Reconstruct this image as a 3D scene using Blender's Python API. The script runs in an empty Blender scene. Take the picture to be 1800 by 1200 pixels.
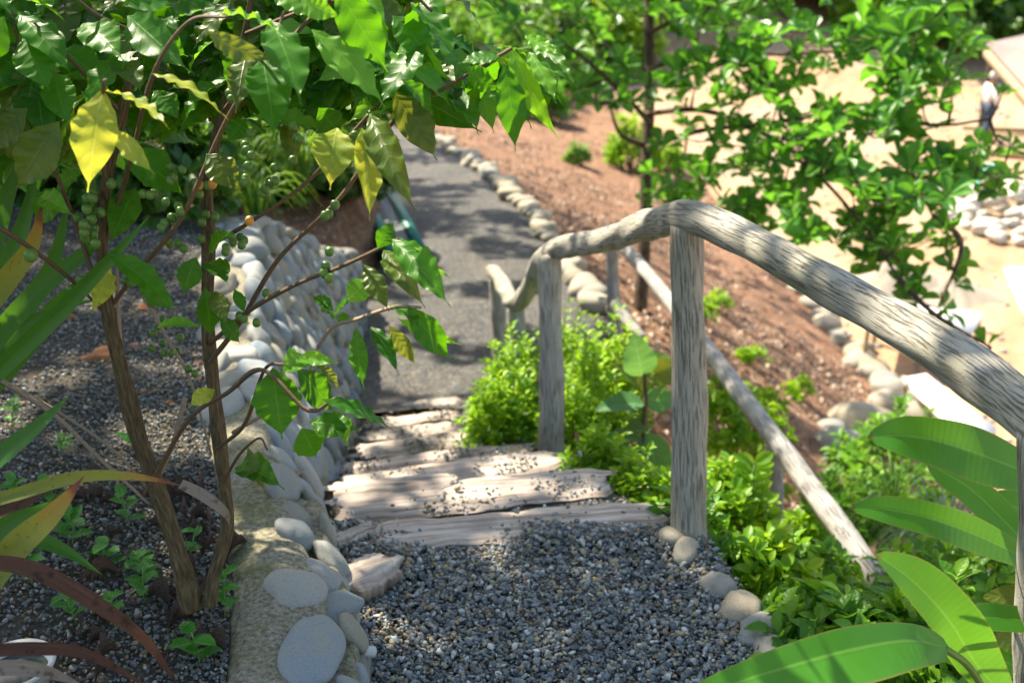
import bpy, math, random
import numpy as np
from mathutils import Vector, noise as mnoise

random.seed(7)
rng = np.random.default_rng(11)
sc = bpy.context.scene
col = sc.collection
R = math.radians
PITCH = R(22.0)
F = 1900.0                       # focal length, photograph pixels
CAM = np.array([0.0, 0.0, 1.55])
FW = np.array([0, math.cos(PITCH), -math.sin(PITCH)])
UP = np.array([0, math.sin(PITCH), math.cos(PITCH)])
RT = np.array([1.0, 0, 0])
SUN_EL, SUN_AZ = R(52), R(-42)   # azimuth measured from +Y towards +X
SUND = np.array([math.sin(SUN_AZ) * math.cos(SUN_EL), math.cos(SUN_AZ) * math.cos(SUN_EL), math.sin(SUN_EL)])


def P(px, py, d):
    return CAM + FW * d + RT * ((px - 900) / F * d) + UP * ((600 - py) / F * d)


def G(px, py, z):
    r = FW + RT * ((px - 900) / F) + UP * ((600 - py) / F)
    return CAM + r * ((z - CAM[2]) / r[2])


def nrm(v):
    v = np.asarray(v, float)
    return v / (np.linalg.norm(v, axis=-1, keepdims=True) + 1e-12)


# ------------------------------------------------------------------ objects
def tag(o, label=None, cat=None, group=None, kind=None):
    if label: o['label'] = label
    if cat: o['category'] = cat
    if group: o['group'] = group
    if kind: o['kind'] = kind
    return o


def thing(name, label, cat, loc, group=None):
    o = bpy.data.objects.new(name, None)
    o.empty_display_size = 0.1
    o.location = [float(v) for v in loc]
    col.objects.link(o)
    return tag(o, label, cat, group)


def build(name, parts, mat, parent=None, origin=None, smooth=True):
    """parts: list of (V, F, UV or None); world coordinates. Children are stored relative to their thing."""
    Vs, polys, UVs, off = [], [], [], 0
    for p in parts:
        V, Fc = p[0], p[1]
        uv = p[2] if len(p) > 2 and p[2] is not None else np.zeros((len(V), 2))
        Vs.append(np.asarray(V, float)); UVs.append(uv)
        for fa in (Fc if isinstance(Fc, list) else [Fc]):
            polys.append(np.asarray(fa, np.int64) + off)
        off += len(V)
    V = np.concatenate(Vs); UV = np.concatenate(UVs)
    root = parent
    while root is not None and root.parent is not None:
        root = root.parent
    if root is not None: org = np.array(root.location)
    elif origin is not None: org = np.asarray(origin, float)
    else: org = np.zeros(3)
    V = V - org
    loops = np.concatenate([q.ravel() for q in polys]).astype(np.int32)
    tot = np.concatenate([np.full(len(q), q.shape[1]) for q in polys]).astype(np.int32)
    st = np.concatenate([[0], np.cumsum(tot)[:-1]]).astype(np.int32)
    me = bpy.data.meshes.new(name)
    me.vertices.add(len(V)); me.vertices.foreach_set('co', V.astype(np.float32).ravel())
    me.loops.add(len(loops)); me.loops.foreach_set('vertex_index', loops)
    me.polygons.add(len(tot)); me.polygons.foreach_set('loop_start', st)
    me.update(calc_edges=True)
    ul = me.uv_layers.new(name='UVMap')
    ul.data.foreach_set('uv', UV[loops].astype(np.float32).ravel())
    if smooth: me.polygons.foreach_set('use_smooth', np.ones(len(tot), bool))
    me.materials.append(mat)
    me.validate()
    o = bpy.data.objects.new(name, me)
    col.objects.link(o)
    if parent is not None: o.parent = parent
    else: o.location = [float(v) for v in org]
    return o


def spline(pts, n):
    pts = np.asarray(pts, float)
    k = len(pts)
    if k == 2:
        t = np.linspace(0, 1, n)[:, None]
        return pts[0] * (1 - t) + pts[1] * t
    ext = np.vstack([2 * pts[0] - pts[1], pts, 2 * pts[-1] - pts[-2]])
    u = np.linspace(0, k - 1, n)
    i = np.minimum(u.astype(int), k - 2); f = (u - i)[:, None]
    a, b, c, d = ext[i], ext[i + 1], ext[i + 2], ext[i + 3]
    return 0.5 * (2 * b + (c - a) * f + (2 * a - 5 * b + 4 * c - d) * f ** 2 + (3 * b - a - 3 * c + d) * f ** 3)


def tube(pts, rad, n=None, seg=10, rough=0.0, caps=True):
    pts = np.asarray(pts, float)
    n = n or max(2, (len(pts) - 1) * 5 + 1)
    C = spline(pts, n)
    rad = np.asarray(rad, float) if np.ndim(rad) else np.full(len(pts), rad)
    r = np.interp(np.linspace(0, len(rad) - 1, n), np.arange(len(rad)), rad)
    T = nrm(np.gradient(C, axis=0))
    ref = np.array([0, 0, 1.0]) if abs(T[0][2]) < .9 else np.array([1.0, 0, 0])
    N = np.zeros_like(C); N[0] = nrm(np.cross(T[0], ref))
    for i in range(1, n):
        v = N[i - 1] - T[i] * np.dot(N[i - 1], T[i]); N[i] = nrm(v)
    B = np.cross(T, N)
    a = np.linspace(0, 2 * np.pi, seg + 1)
    ring = np.cos(a)[None, :, None] * N[:, None] + np.sin(a)[None, :, None] * B[:, None]
    L = np.concatenate([[0], np.cumsum(np.linalg.norm(np.diff(C, axis=0), axis=1))])
    rr = r[:, None] * np.ones((1, seg + 1))
    if rough:
        ph = rng.uniform(0, 6.28, 6)
        for q in range(3):
            k = q + 2
            rr = rr * (1 + rough * np.sin(k * a[None] + ph[q] + L[:, None] * (6 + 5 * q)) * .5)
        rr = rr * (1 + rough * .7 * np.sin(L[:, None] * 23 + ph[4]) * np.sin(L[:, None] * 9 + ph[5]))
        rr[:, -1] = rr[:, 0]
    V = (C[:, None] + ring * rr[..., None]).reshape(-1, 3)
    UV = np.stack([np.broadcast_to(a[None] * r.mean(), (n, seg + 1)), np.broadcast_to(L[:, None], (n, seg + 1))], -1).reshape(-1, 2)
    i, j = np.meshgrid(np.arange(n - 1), np.arange(seg), indexing='ij')
    q = (i * (seg + 1) + j).ravel()
    Fq = np.stack([q, q + 1, q + seg + 2, q + seg + 1], 1)
    faces = [Fq]
    if caps:
        tips = np.stack([C[0] - T[0] * r[0] * .35, C[-1] + T[-1] * r[-1] * .35])
        b = len(V); V = np.vstack([V, tips])
        UV = np.vstack([UV, [[0, 0], [0, L[-1]]]])
        s = np.arange(seg)
        faces.append(np.stack([s + 1, s, np.full(seg, b)], 1))
        e = (n - 1) * (seg + 1)
        faces.append(np.stack([e + s, e + s + 1, np.full(seg, b + 1)], 1))
    return V, faces, UV


def grid_faces(nu, nv):
    i, j = np.meshgrid(np.arange(nu - 1), np.arange(nv - 1), indexing='ij')
    q = (i * nv + j).ravel()
    return np.stack([q, q + nv, q + nv + 1, q + 1], 1)


def box(c, s, rz=0.0, jit=0.0):
    """bevelled box"""
    sx, sy, sz = np.array(s) / 2
    bv = min(sx, sy, sz) * .22
    V, Fc = [], []
    for k, (z, ins) in enumerate(((-sz, bv), (-sz + bv, 0), (sz - bv, 0), (sz, bv))):
        x, y = sx - ins, sy - ins
        V += [(-x, -y, z), (x, -y, z), (x, y, z), (-x, y, z)]
    V = np.array(V) + rng.normal(0, 1, (16, 3)) * jit
    for k in range(3):
        for e in range(4):
            a, b = k * 4 + e, k * 4 + (e + 1) % 4
            Fc.append((a, b, b + 4, a + 4))
    Fc += [(3, 2, 1, 0), (12, 13, 14, 15)]
    cz, sn = math.cos(rz), math.sin(rz)
    uv = V[:, :2].copy()
    V = V @ np.array([[cz, sn, 0], [-sn, cz, 0], [0, 0, 1]]) + np.asarray(c)
    return V, np.array(Fc), uv


def ico(sub):
    t = (1 + 5 ** .5) / 2
    V = [(-1, t, 0), (1, t, 0), (-1, -t, 0), (1, -t, 0), (0, -1, t), (0, 1, t), (0, -1, -t), (0, 1, -t), (t, 0, -1), (t, 0, 1), (-t, 0, -1), (-t, 0, 1)]
    Fc = [(0, 11, 5), (0, 5, 1), (0, 1, 7), (0, 7, 10), (0, 10, 11), (1, 5, 9), (5, 11, 4), (11, 10, 2), (10, 7, 6), (7, 1, 8), (3, 9, 4), (3, 4, 2), (3, 2, 6), (3, 6, 8), (3, 8, 9), (4, 9, 5), (2, 4, 11), (6, 2, 10), (8, 6, 7), (9, 8, 1)]
    V = [nrm(v) for v in V]
    for _ in range(sub):
        mid, nf = {}, []
        def m(a, b):
            k = (min(a, b), max(a, b))
            if k not in mid:
                mid[k] = len(V); V.append(nrm(V[a] + V[b]))
            return mid[k]
        for a, b, c in Fc:
            x, y, z = m(a, b), m(b, c), m(c, a)
            nf += [(a, x, z), (b, y, x), (c, z, y), (x, y, z)]
        Fc = nf
    return np.array(V), np.array(Fc)


ICO0, ICO2, ICO3 = ico(0), ico(2), ico(3)


def stone(c, s, rz=0.0, tilt=0.0, base=ICO2, lump=.12, axes=None):
    V, Fc = base
    ph = rng.uniform(0, 6.28, 9); k = rng.uniform(1.0, 2.4, (3, 3)) * rng.choice([-1, 1], (3, 3))
    d = sum(np.sin(V @ k[i] * (1 + .6 * i) + ph[i]) / (1 + i) for i in range(3))
    W = np.sign(V) * np.abs(V) ** .88
    W = W * (1 + lump * d)[:, None] * np.asarray(s)
    if axes is not None:
        W = W @ np.asarray(axes)
    else:
        ct, st_ = math.cos(tilt), math.sin(tilt)
        W = W @ np.array([[ct, 0, -st_], [0, 1, 0], [st_, 0, ct]])
        cz, sn = math.cos(rz), math.sin(rz)
        W = W @ np.array([[cz, sn, 0], [-sn, cz, 0], [0, 0, 1]])
    return W + np.asarray(c), Fc, None


def scatter(tpls, O, D, N, L, W):
    """copies of leaf templates: O origins, D axes, N normals, L lengths, W half widths"""
    O, D, N = np.atleast_2d(O), nrm(np.atleast_2d(D)), np.atleast_2d(N)
    N = nrm(N - D * np.sum(N * D, 1, keepdims=True)); X = np.cross(D, N)
    n = len(O); L = np.broadcast_to(L, n); W = np.broadcast_to(W, n)
    pick = rng.integers(0, len(tpls), n); out = []
    for t, (tv, tf, tuv) in enumerate(tpls):
        s = np.where(pick == t)[0]
        if not len(s): continue
        V = O[s, None] + tv[None, :, 0, None] * (W[s, None, None] * X[s, None]) + tv[None, :, 1, None] * (L[s, None, None] * D[s, None]) + tv[None, :, 2, None] * (L[s, None, None] * N[s, None])
        fa = (tf[None] + (np.arange(len(s)) * len(tv))[:, None, None]).reshape(-1, tf.shape[1])
        out.append((V.reshape(-1, 3), fa, np.tile(tuv, (len(s), 1))))
    return out


def leaf_tpl(shape, nv=15, nu=7, sag=.12, wave=.03, freq=5, fold=.15, tw=0.0):
    t = np.linspace(0, 1, nv); u = np.linspace(-1, 1, nu)
    if shape == 'coffee':
        w = np.sin(np.pi * np.clip(t / .93, 0, 1) ** .95) ** 1.05
        w = np.maximum(w, np.where(t > .6, .13 * (1 - t) / .25, 0)); w = np.maximum(w, .035)
    elif shape == 'obov':
        w = np.sin(np.pi * np.clip(t, 0, 1) ** 1.7) ** .75; w = np.where(t < .02, .05, w)
    elif shape == 'oval':
        w = np.sin(np.pi * t ** .9) ** .85; w = np.where(t < .02, .05, w)
    elif shape == 'heart':
        w = np.where(t < .25, np.sqrt(np.clip(t / .25, 0, 1)) * .95 + .05, np.cos((t - .25) / .75 * np.pi / 2) ** .75)
    elif shape == 'banana':
        w = np.clip(np.sin(np.pi * t ** .8), 0, 1) ** .6 * (1 - .15 * t); w = np.where(t < .02, .05, w)
    elif shape == 'blade':
        w = np.clip(1 - t ** 2.2, .0, 1) * (.75 + .25 * np.sin(t * np.pi)) + .01
    w = np.maximum(w, .004)
    TT, UU = np.meshgrid(t, u, indexing='ij')
    ph = rng.uniform(0, 6.28, 4)
    side = np.where(UU > 0, np.sin(2 * np.pi * freq * TT + ph[0] + .9 * np.sin(TT * 9 + ph[2])), np.sin(2 * np.pi * freq * TT + ph[1] + .9 * np.sin(TT * 8 + ph[3])))
    env = np.sin(np.pi * np.clip(TT, 0, 1)) ** .6
    wob = 1 + (min(.045, wave * 1.4) * side * np.abs(UU) if wave > .014 else 0)
    X = UU * w[:, None] * wob
    sg = sag * 4 * TT * (1 - TT)
    Z = sg + wave * side * np.abs(UU) ** 1.7 * env + fold * (np.abs(UU) * w[:, None]) ** 1.2 * .5
    X, Z = X * np.cos(tw * TT) , Z + X * np.sin(tw * TT) * .3
    V = np.stack([X, TT, Z], -1).reshape(-1, 3)
    UV = np.stack([UU * .5 + .5, TT], -1).reshape(-1, 2)
    return V, grid_faces(nv, nu), UV


# ------------------------------------------------------------------ materials
class NT:
    def __init__(s, name):
        s.m = bpy.data.materials.new(name); s.m.use_nodes = True
        s.t = s.m.node_tree; s.t.nodes.clear()
        s.out = s.n('ShaderNodeOutputMaterial')
    def n(s, typ, **kw):
        nd = s.t.nodes.new(typ)
        for k, v in kw.items():
            if k.startswith('_'): setattr(nd, k[1:], v)
            else: s.set(nd, k, v)
        return nd
    def set(s, nd, k, v):
        i = nd.inputs[int(k[1:])] if k[0] == 'i' and k[1:].isdigit() else nd.inputs[k.replace('__', ' ')]
        if isinstance(v, bpy.types.NodeSocket): s.t.links.new(v, i)
        elif isinstance(v, bpy.types.Node): s.t.links.new(v.outputs[0], i)
        else:
            if i.type == 'RGBA' and len(v) == 3: v = (*v, 1)
            i.default_value = v
    def math(s, op, a, b=0.0, c=0.0):
        return s.n('ShaderNodeMath', _operation=op, i0=a, i1=b, i2=c).outputs[0]
    def ramp(s, fac, stops, mode='LINEAR'):
        nd = s.n('ShaderNodeValToRGB', Fac=fac); cr = nd.color_ramp; cr.interpolation = mode
        while len(cr.elements) > 1: cr.elements.remove(cr.elements[-1])
        cr.elements[0].position = stops[0][0]; cr.elements[0].color = (*stops[0][1], 1)
        for p, c in stops[1:]:
            e = cr.elements.new(p); e.color = (*c, 1)
        return nd.outputs[0]
    def mix(s, fac, a, b, mode='MIX'):
        nd = s.n('ShaderNodeMix', _data_type='RGBA', _blend_type=mode)
        s.set(nd, 'i0', fac); s.set(nd, 'i6', a); s.set(nd, 'i7', b)
        return nd.outputs[2]
    def noise(s, vec, scale, detail=4, rough=.55, dist=0.0):
        return s.n('ShaderNodeTexNoise', Vector=vec, Scale=scale, Detail=detail, Roughness=rough, Distortion=dist).outputs[0]
    def maprange(s, v, a, b, c=0.0, d=1.0):
        return s.n('ShaderNodeMapRange', Value=v, i1=a, i2=b, i3=c, i4=d).outputs[0]
    def coord(s, which='Object', scale=None):
        c = s.n('ShaderNodeTexCoord').outputs[which]
        if scale: c = s.n('ShaderNodeMapping', Vector=c, Scale=scale).outputs[0]
        return c
    def pos(s):
        return s.n('ShaderNodeNewGeometry').outputs['Position']
    def island(s):
        return s.n('ShaderNodeNewGeometry').outputs['Random Per Island']
    def bump(s, h, strength=.5, dist=.01):
        return s.n('ShaderNodeBump', Height=h, Strength=strength, Distance=dist).outputs[0]
    def done(s, color, rough=.8, normal=None, spec=.5, trans=None, tfac=0.0, coat=0.0):
        b = s.n('ShaderNodeBsdfPrincipled')
        s.set(b, 'Base Color', color); s.set(b, 'Roughness', rough); s.set(b, 'Specular IOR Level', spec)
        if coat: s.set(b, 'Coat Weight', coat); s.set(b, 'Coat Roughness', .15)
        if normal is not None: s.set(b, 'Normal', normal)
        sh = b.outputs[0]
        if trans is not None:
            tr = s.n('ShaderNodeBsdfTranslucent'); s.set(tr, 'Color', trans)
            if normal is not None: s.set(tr, 'Normal', normal)
            mx = s.n('ShaderNodeMixShader'); s.set(mx, 'i0', tfac); s.t.links.new(sh, mx.inputs[1]); s.t.links.new(tr.outputs[0], mx.inputs[2])
            sh = mx.outputs[0]
        s.t.links.new(sh, s.out.inputs[0])
        return s.m


def leaf_mat(name, cols, trans, tfac=.4, rough=.35, veins=0, vcol=(.2, .3, .08), spots=None, bump=.4, spec=.32, fine=0, edge=None):
    s = NT(name)
    k = s.island()
    c = s.ramp(k, [(i / max(1, len(cols) - 1), q) for i, q in enumerate(cols)])
    uv = s.n('ShaderNodeSeparateXYZ', Vector=s.coord('UV'))
    u, v = uv.outputs[0], uv.outputs[1]
    nz = s.noise(s.pos(), 35, 3)
    c = s.mix(s.maprange(nz, .35, .7, 0, .35), c, s.mix(1, c, (.75, .9, .7), 'MULTIPLY'))
    nor = None
    au = s.math('ABSOLUTE', s.math('SUBTRACT', u, .5))
    if veins:
        fr = s.math('FRACT', s.math('SUBTRACT', s.math('MULTIPLY', v, float(veins)), s.math('MULTIPLY', au, veins * .28)))
        tri = s.math('ABSOLUTE', s.math('SUBTRACT', fr, .5))          # .5 on a vein
        lat = s.maprange(tri, .42, .5)
        mid = s.maprange(au, .012, .035, 1, 0)
        vm = s.math('MAXIMUM', s.math('MULTIPLY', lat, .45), mid)
        c = s.mix(s.math('MULTIPLY', vm, .6), c, vcol)
        puff = s.math('SUBTRACT', s.math('POWER', s.math('MULTIPLY', s.math('SUBTRACT', .5, tri), 2.0), .5), mid)
        if fine: puff = s.math('SINE', s.math('MULTIPLY', v, float(fine)))
        nor = s.bump(s.math('ADD', puff, s.math('MULTIPLY', nz, .6)), bump, .003)
    if fine:
        wear = s.noise(s.pos(), 45, 4, .7)
        c = s.mix(s.maprange(wear, .66, .72), c, (.16, .15, .04))
        c = s.mix(s.maprange(s.math('ADD', v, s.math('MULTIPLY', wear, .05)), .985, 1.01), c, (.13, .07, .03))
        c = s.mix(s.maprange(s.noise(s.pos(), 9, 3), .4, .65, 0, .5), c, s.mix(1, c, (.7, .82, .6), 'MULTIPLY'))
    if edge:
        c = s.mix(s.maprange(au, .46, .5), c, edge)
    if spots:
        sp = s.noise(s.pos(), 22, 5, .65)
        c = s.mix(s.maprange(sp, .45, .6), c, spots)
    t = s.mix(.55, c, trans)
    t = s.mix(1, t, (1.0, 1.0, 1.0), 'MULTIPLY')
    return s.done(c, rough, nor, spec, t, tfac)


MAT = {}
MAT['coffee'] = leaf_mat('coffee_leaf', [(.012, .08, .006), (.024, .125, .008), (.045, .18, .010), (.016, .095, .007)], (.22, .62, .01), .42, .4, 8, (.09, .25, .03), bump=.22, spec=.22)
MAT['young'] = leaf_mat('young_coffee_leaf', [(.07, .26, .02), (.10, .31, .025), (.13, .34, .03)], (.40, .8, .02), .5, .4, 8, (.22, .42, .07), bump=.2)
MAT['yellow'] = leaf_mat('yellowed_leaf', [(.46, .46, .06), (.38, .45, .05), (.52, .46, .07)], (.8, .74, .06), .48, .42, 8, (.5, .55, .16), spots=(.2, .33, .04), bump=.2)
MAT['olive'] = leaf_mat('olive_leaf', [(.07, .14, .018), (.10, .16, .02), (.05, .12, .018)], (.42, .42, .03), .42, .4, 8, (.13, .18, .05), spots=(.05, .12, .02), bump=.35)
MAT['obov'] = leaf_mat('rosette_leaf', [(.014, .095, .018), (.03, .15, .02), (.05, .21, .025), (.13, .34, .03)], (.25, .66, .04), .42, .34, 5, (.1, .24, .06), bump=.3)
MAT['shade'] = leaf_mat('canopy_leaf', [(.03, .09, .02), (.05, .12, .02)], (.2, .45, .03), .3, .45)
MAT['golden'] = leaf_mat('golden_leaf', [(.05, .17, .012), (.13, .30, .015), (.30, .46, .02), (.07, .22, .012), (.2, .4, .02)], (.50, .80, .03), .45, .4)
MAT['green'] = leaf_mat('shrub_leaf', [(.025, .12, .012), (.05, .18, .015), (.12, .29, .02), (.18, .34, .03)], (.32, .65, .04), .4, .38, 5, (.12, .26, .06), bump=.3)
MAT['weed'] = leaf_mat('weed_leaf', [(.03, .17, .02), (.05, .24, .025)], (.2, .6, .04), .42, .42, 5, (.08, .24, .05), bump=.3)
MAT['broad'] = leaf_mat('broad_leaf', [(.05, .22, .025), (.065, .26, .03), (.055, .23, .025)], (.28, .66, .03), .38, .3, 1.0, (.2, .42, .08), bump=.03, fine=210, edge=(.25, .22, .05))
MAT['heart'] = leaf_mat('soft_leaf', [(.06, .19, .06), (.08, .22, .08)], (.3, .6, .08), .4, .5, 6, (.2, .34, .15), bump=.3)
MAT['silver'] = leaf_mat('silver_blade', [(.12, .22, .14), (.2, .32, .22), (.09, .18, .1)], (.3, .5, .2), .3, .45)
MAT['strap'] = leaf_mat('strap_blade', [(.015, .075, .010), (.025, .12, .012), (.04, .13, .015)], (.2, .5, .03), .35, .45, 1.0, (.06, .14, .03), bump=.5, fine=3)
MAT['grassy'] = leaf_mat('grass_blade', [(.05, .15, .02), (.1, .24, .03)], (.35, .6, .05), .4, .45)
MAT['far'] = leaf_mat('far_leaf', [(.02, .075, .02), (.045, .12, .02), (.09, .21, .03), (.03, .1, .02)], (.3, .6, .05), .35, .4)


def simple(name, stops, scale=20, rough=.8, bump=.4, dist=.004, detail=6, vec='pos', stretch=None, spec=.4, lo=.3, hi=.7):
    s = NT(name)
    v = s.pos() if vec == 'pos' else s.coord(vec, stretch)
    nz = s.noise(v, scale, detail, .62)
    f = s.maprange(nz, lo, hi)
    k = [(i / max(1, len(stops) - 1), q) for i, q in enumerate(stops)]
    return s.done(s.ramp(f, k), rough, s.bump(nz, bump, dist), spec)


def dry_mat(name, cols, spot):
    s = NT(name)
    uv = s.coord('UV')
    nz = s.noise(s.n('ShaderNodeMapping', Vector=uv, Scale=(14, 1.2, 1)).outputs[0], 3, 5)
    c = s.ramp(nz, [(.3, cols[0]), (.5, cols[1]), (.7, cols[2])])
    sp = s.noise(s.pos(), 60, 4)
    c = s.mix(s.maprange(sp, .56, .66), c, spot)
    return s.done(c, .65, s.bump(nz, .5, .003), .3, c, .2)


MAT['dry'] = dry_mat('dried_blade', [(.04, .016, .010), (.085, .036, .02), (.14, .07, .042)], (.03, .015, .01))
MAT['drygrey'] = dry_mat('grey_dried_blade', [(.12, .1, .08), (.22, .18, .14), (.3, .25, .2)], (.1, .07, .05))
MAT['dead'] = dry_mat('dead_leaf', [(.035, .022, .02), (.07, .045, .035), (.13, .085, .06)], (.03, .02, .015))


def yellowing():
    s = NT('yellowing_blade')
    uv = s.n('ShaderNodeSeparateXYZ', Vector=s.coord('UV'))
    v = uv.outputs[1]
    w = s.math('ADD', v, s.math('MULTIPLY', s.math('SUBTRACT', s.noise(s.pos(), 25, 4), .5), .25))
    c = s.ramp(w, [(.15, (.13, .18, .02)), (.6, (.28, .27, .03)), (.8, (.36, .2, .03)), (.87, (.24, .07, .02)), (.95, (.16, .05, .025))])
    sp = s.noise(s.pos(), 130, 3)
    c = s.mix(s.maprange(sp, .64, .7, 0, .7), c, (.08, .055, .02))
    nz = s.noise(s.n('ShaderNodeMapping', Vector=s.coord('UV'), Scale=(14, 1, 1)).outputs[0], 3, 3)
    return s.done(c, .42, s.bump(nz, .4, .003), .4, c, .3)


MAT['yellowing'] = yellowing()
MAT['berry'] = simple('green_berry', [(.05, .12, .02), (.10, .20, .03)], 30, .35, .05)
MAT['ripe'] = simple('ripe_berry', [(.55, .17, .03), (.5, .3, .05)], 60, .35, .05)
MAT['bark'] = simple('coffee_bark', [(.03, .02, .009), (.085, .06, .027), (.17, .125, .06)], 6, .85, .9, .006, 8, 'UV', (40, 5, 1))
MAT['twig'] = simple('twig_bark', [(.06, .036, .018), (.14, .09, .045)], 10, .75, .5, .002, 6, 'UV', (60, 12, 1))
MAT['greytwig'] = simple('grey_twig_bark', [(.16, .11, .08), (.33, .27, .19)], 10, .8, .5, .002, 6, 'UV', (60, 12, 1))
MAT['treebark'] = simple('tree_bark', [(.025, .016, .01), (.075, .05, .03), (.16, .11, .08)], 5, .9, .8, .01, 8, 'UV', (10, 3, 1))
MAT['greenstem'] = simple('green_stem', [(.08, .17, .03), (.14, .24, .05)], 20, .5, .1)
MAT['plasticwhite'] = simple('white_plastic', [(.42, .43, .42), (.56, .56, .54)], 8, .5, .05)
MAT['slab'] = simple('white_slab', [(.74, .73, .70), (.82, .81, .79)], 6, .8, .1)
MAT['teal'] = simple('teal_plastic', [(.0, .13, .10), (.01, .2, .15)], 12, .45, .2)
MAT['tealcloth'] = simple('turquoise_sheet', [(.06, .3, .26), (.10, .38, .33)], 8, .5, .3)
MAT['slat'] = simple('pale_slat', [(.2, .215, .215), (.32, .33, .32)], 14, .5, .2)
MAT['timber'] = simple('raw_timber', [(.3, .22, .13), (.45, .34, .21)], 6, .8, .3, .004, 5, 'pos')
MAT['brick'] = simple('red_fragment', [(.2, .06, .03), (.32, .15, .06)], 40, .9, .6)
MAT['sandpile'] = simple('grey_sand', [(.27, .23, .18), (.36, .32, .26)], 60, .95, .5)
MAT['rubble'] = simple('pale_rubble', [(.40, .37, .32), (.55, .52, .46)], 30, .9, .5)
MAT['fabricwhite'] = simple('white_cotton', [(.7, .7, .7), (.8, .8, .8)], 30, .85, .2)
MAT['denim'] = simple('dark_denim', [(.03, .05, .09), (.06, .09, .14)], 60, .85, .3)
MAT['boot'] = simple('blue_boot', [(.05, .12, .35), (.08, .18, .45)], 30, .5, .1)
MAT['skin'] = simple('skin', [(.28, .15, .09), (.34, .19, .12)], 20, .6, .1)
MAT['hair'] = simple('dark_hair', [(.02, .015, .01), (.03, .02, .015)], 80, .6, .3)


def gravel_stone_mat(name, tint=(1, 1, 1), dark=1.0):
    s = NT(name)
    cs = [(.09, .098, .104), (.135, .148, .155), (.055, .062, .066), (.19, .20, .195), (.25, .26, .25), (.105, .12, .13), (.24, .19, .12), (.15, .16, .15), (.07, .08, .088), (.27, .21, .12), (.38, .38, .36), (.11, .12, .125), (.16, .11, .065), (.13, .146, .16), (.17, .175, .165), (.08, .088, .09)]
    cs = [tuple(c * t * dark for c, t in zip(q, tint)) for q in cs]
    c = s.ramp(s.island(), [(i / len(cs), q) for i, q in enumerate(cs)], 'CONSTANT')
    nz = s.noise(s.pos(), 180, 4)
    c = s.mix(s.maprange(nz, .3, .7, 0, .5), c, s.mix(1, c, (.55, .55, .52), 'MULTIPLY'))
    return s.done(c, .6, s.bump(nz, .3, .002), .45)


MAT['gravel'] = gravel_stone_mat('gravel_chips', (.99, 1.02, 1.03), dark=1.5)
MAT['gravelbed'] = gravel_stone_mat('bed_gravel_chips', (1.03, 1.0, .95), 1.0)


def gravel_sheet(name, scale=55, dark=1.0, soil=(.06, .05, .04)):
    s = NT(name)
    v = s.pos()
    vo = s.n('ShaderNodeTexVoronoi', Vector=v, Scale=scale, Randomness=1.0)
    d, cc = vo.outputs['Distance'], vo.outputs['Color']
    k = s.n('ShaderNodeSeparateXYZ', Vector=cc).outputs[0]
    cs = [(.085, .12, .12), (.13, .15, .17), (.055, .065, .075), (.19, .20, .20), (.10, .125, .15), (.22, .18, .12), (.15, .16, .155), (.07, .085, .10), (.27, .26, .24), (.11, .12, .13)]
    c = s.ramp(k, [(i / len(cs), tuple(x * dark for x in q)) for i, q in enumerate(cs)], 'CONSTANT')
    c = s.mix(s.maprange(d, .35, .75), c, soil)
    big = s.noise(v, 2.2, 4)
    mid_ = s.noise(v, 16, 5, .7)
    c = s.mix(s.maprange(mid_, .35, .62, .65, 0), c, (.03 * dark, .034 * dark, .038 * dark))
    c = s.mix(s.maprange(mid_, .58, .74, 0, .6), c, (.34 * dark, .34 * dark, .32 * dark))
    c = s.mix(s.maprange(big, .5, .75, 0, .5), c, (.16 * dark, .13 * dark, .10 * dark))
    h = s.math('SUBTRACT', 1.0, d)
    return s.done(c, .75, s.bump(h, .9, .012), .35)


MAT['path'] = gravel_sheet('gravel_path_surface', 40, .55)
MAT['pathnear'] = gravel_sheet('gravel_landing_surface', 90, .6)


def log_mat(name, a, b, c, moss=(.2, .2, .1)):
    s = NT(name)
    uv = s.coord('UV')
    wob = s.noise(s.n('ShaderNodeMapping', Vector=uv, Scale=(18, 7, 1)).outputs[0], 1.5, 3)
    m = s.n('ShaderNodeMapping', Vector=uv, Scale=(250, 11, 1))
    sep = s.n('ShaderNodeVectorMath', _operation='ADD', i0=m, i1=s.n('ShaderNodeCombineXYZ', X=s.math('MULTIPLY', wob, 3.0)))
    n1 = s.noise(sep, 1.0, 4, .6)
    n2 = s.noise(s.pos(), 260, 3)
    n3 = s.noise(s.pos(), 7, 3)
    groove = s.maprange(n1, .34, .47)
    col_ = s.mix(groove, a, s.mix(s.maprange(n3, .35, .65), b, c))
    col_ = s.mix(s.maprange(n2, .3, .7, 0, .3), col_, s.mix(1, col_, (.7, .7, .7), 'MULTIPLY'))
    col_ = s.mix(s.maprange(s.noise(s.pos(), 4.5, 4), .55, .75, 0, .45), col_, moss)
    h = s.math('ADD', groove, s.math('MULTIPLY', n2, .25))
    return s.done(col_, .88, s.bump(h, 1.0, .006), .3)


MAT['log'] = log_mat('weathered_log', (.235, .215, .17), (.33, .31, .26), (.40, .38, .325))
MAT['logfar'] = log_mat('worn_log', (.24, .225, .2), (.35, .335, .31), (.42, .405, .38), (.3, .285, .26))


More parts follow.
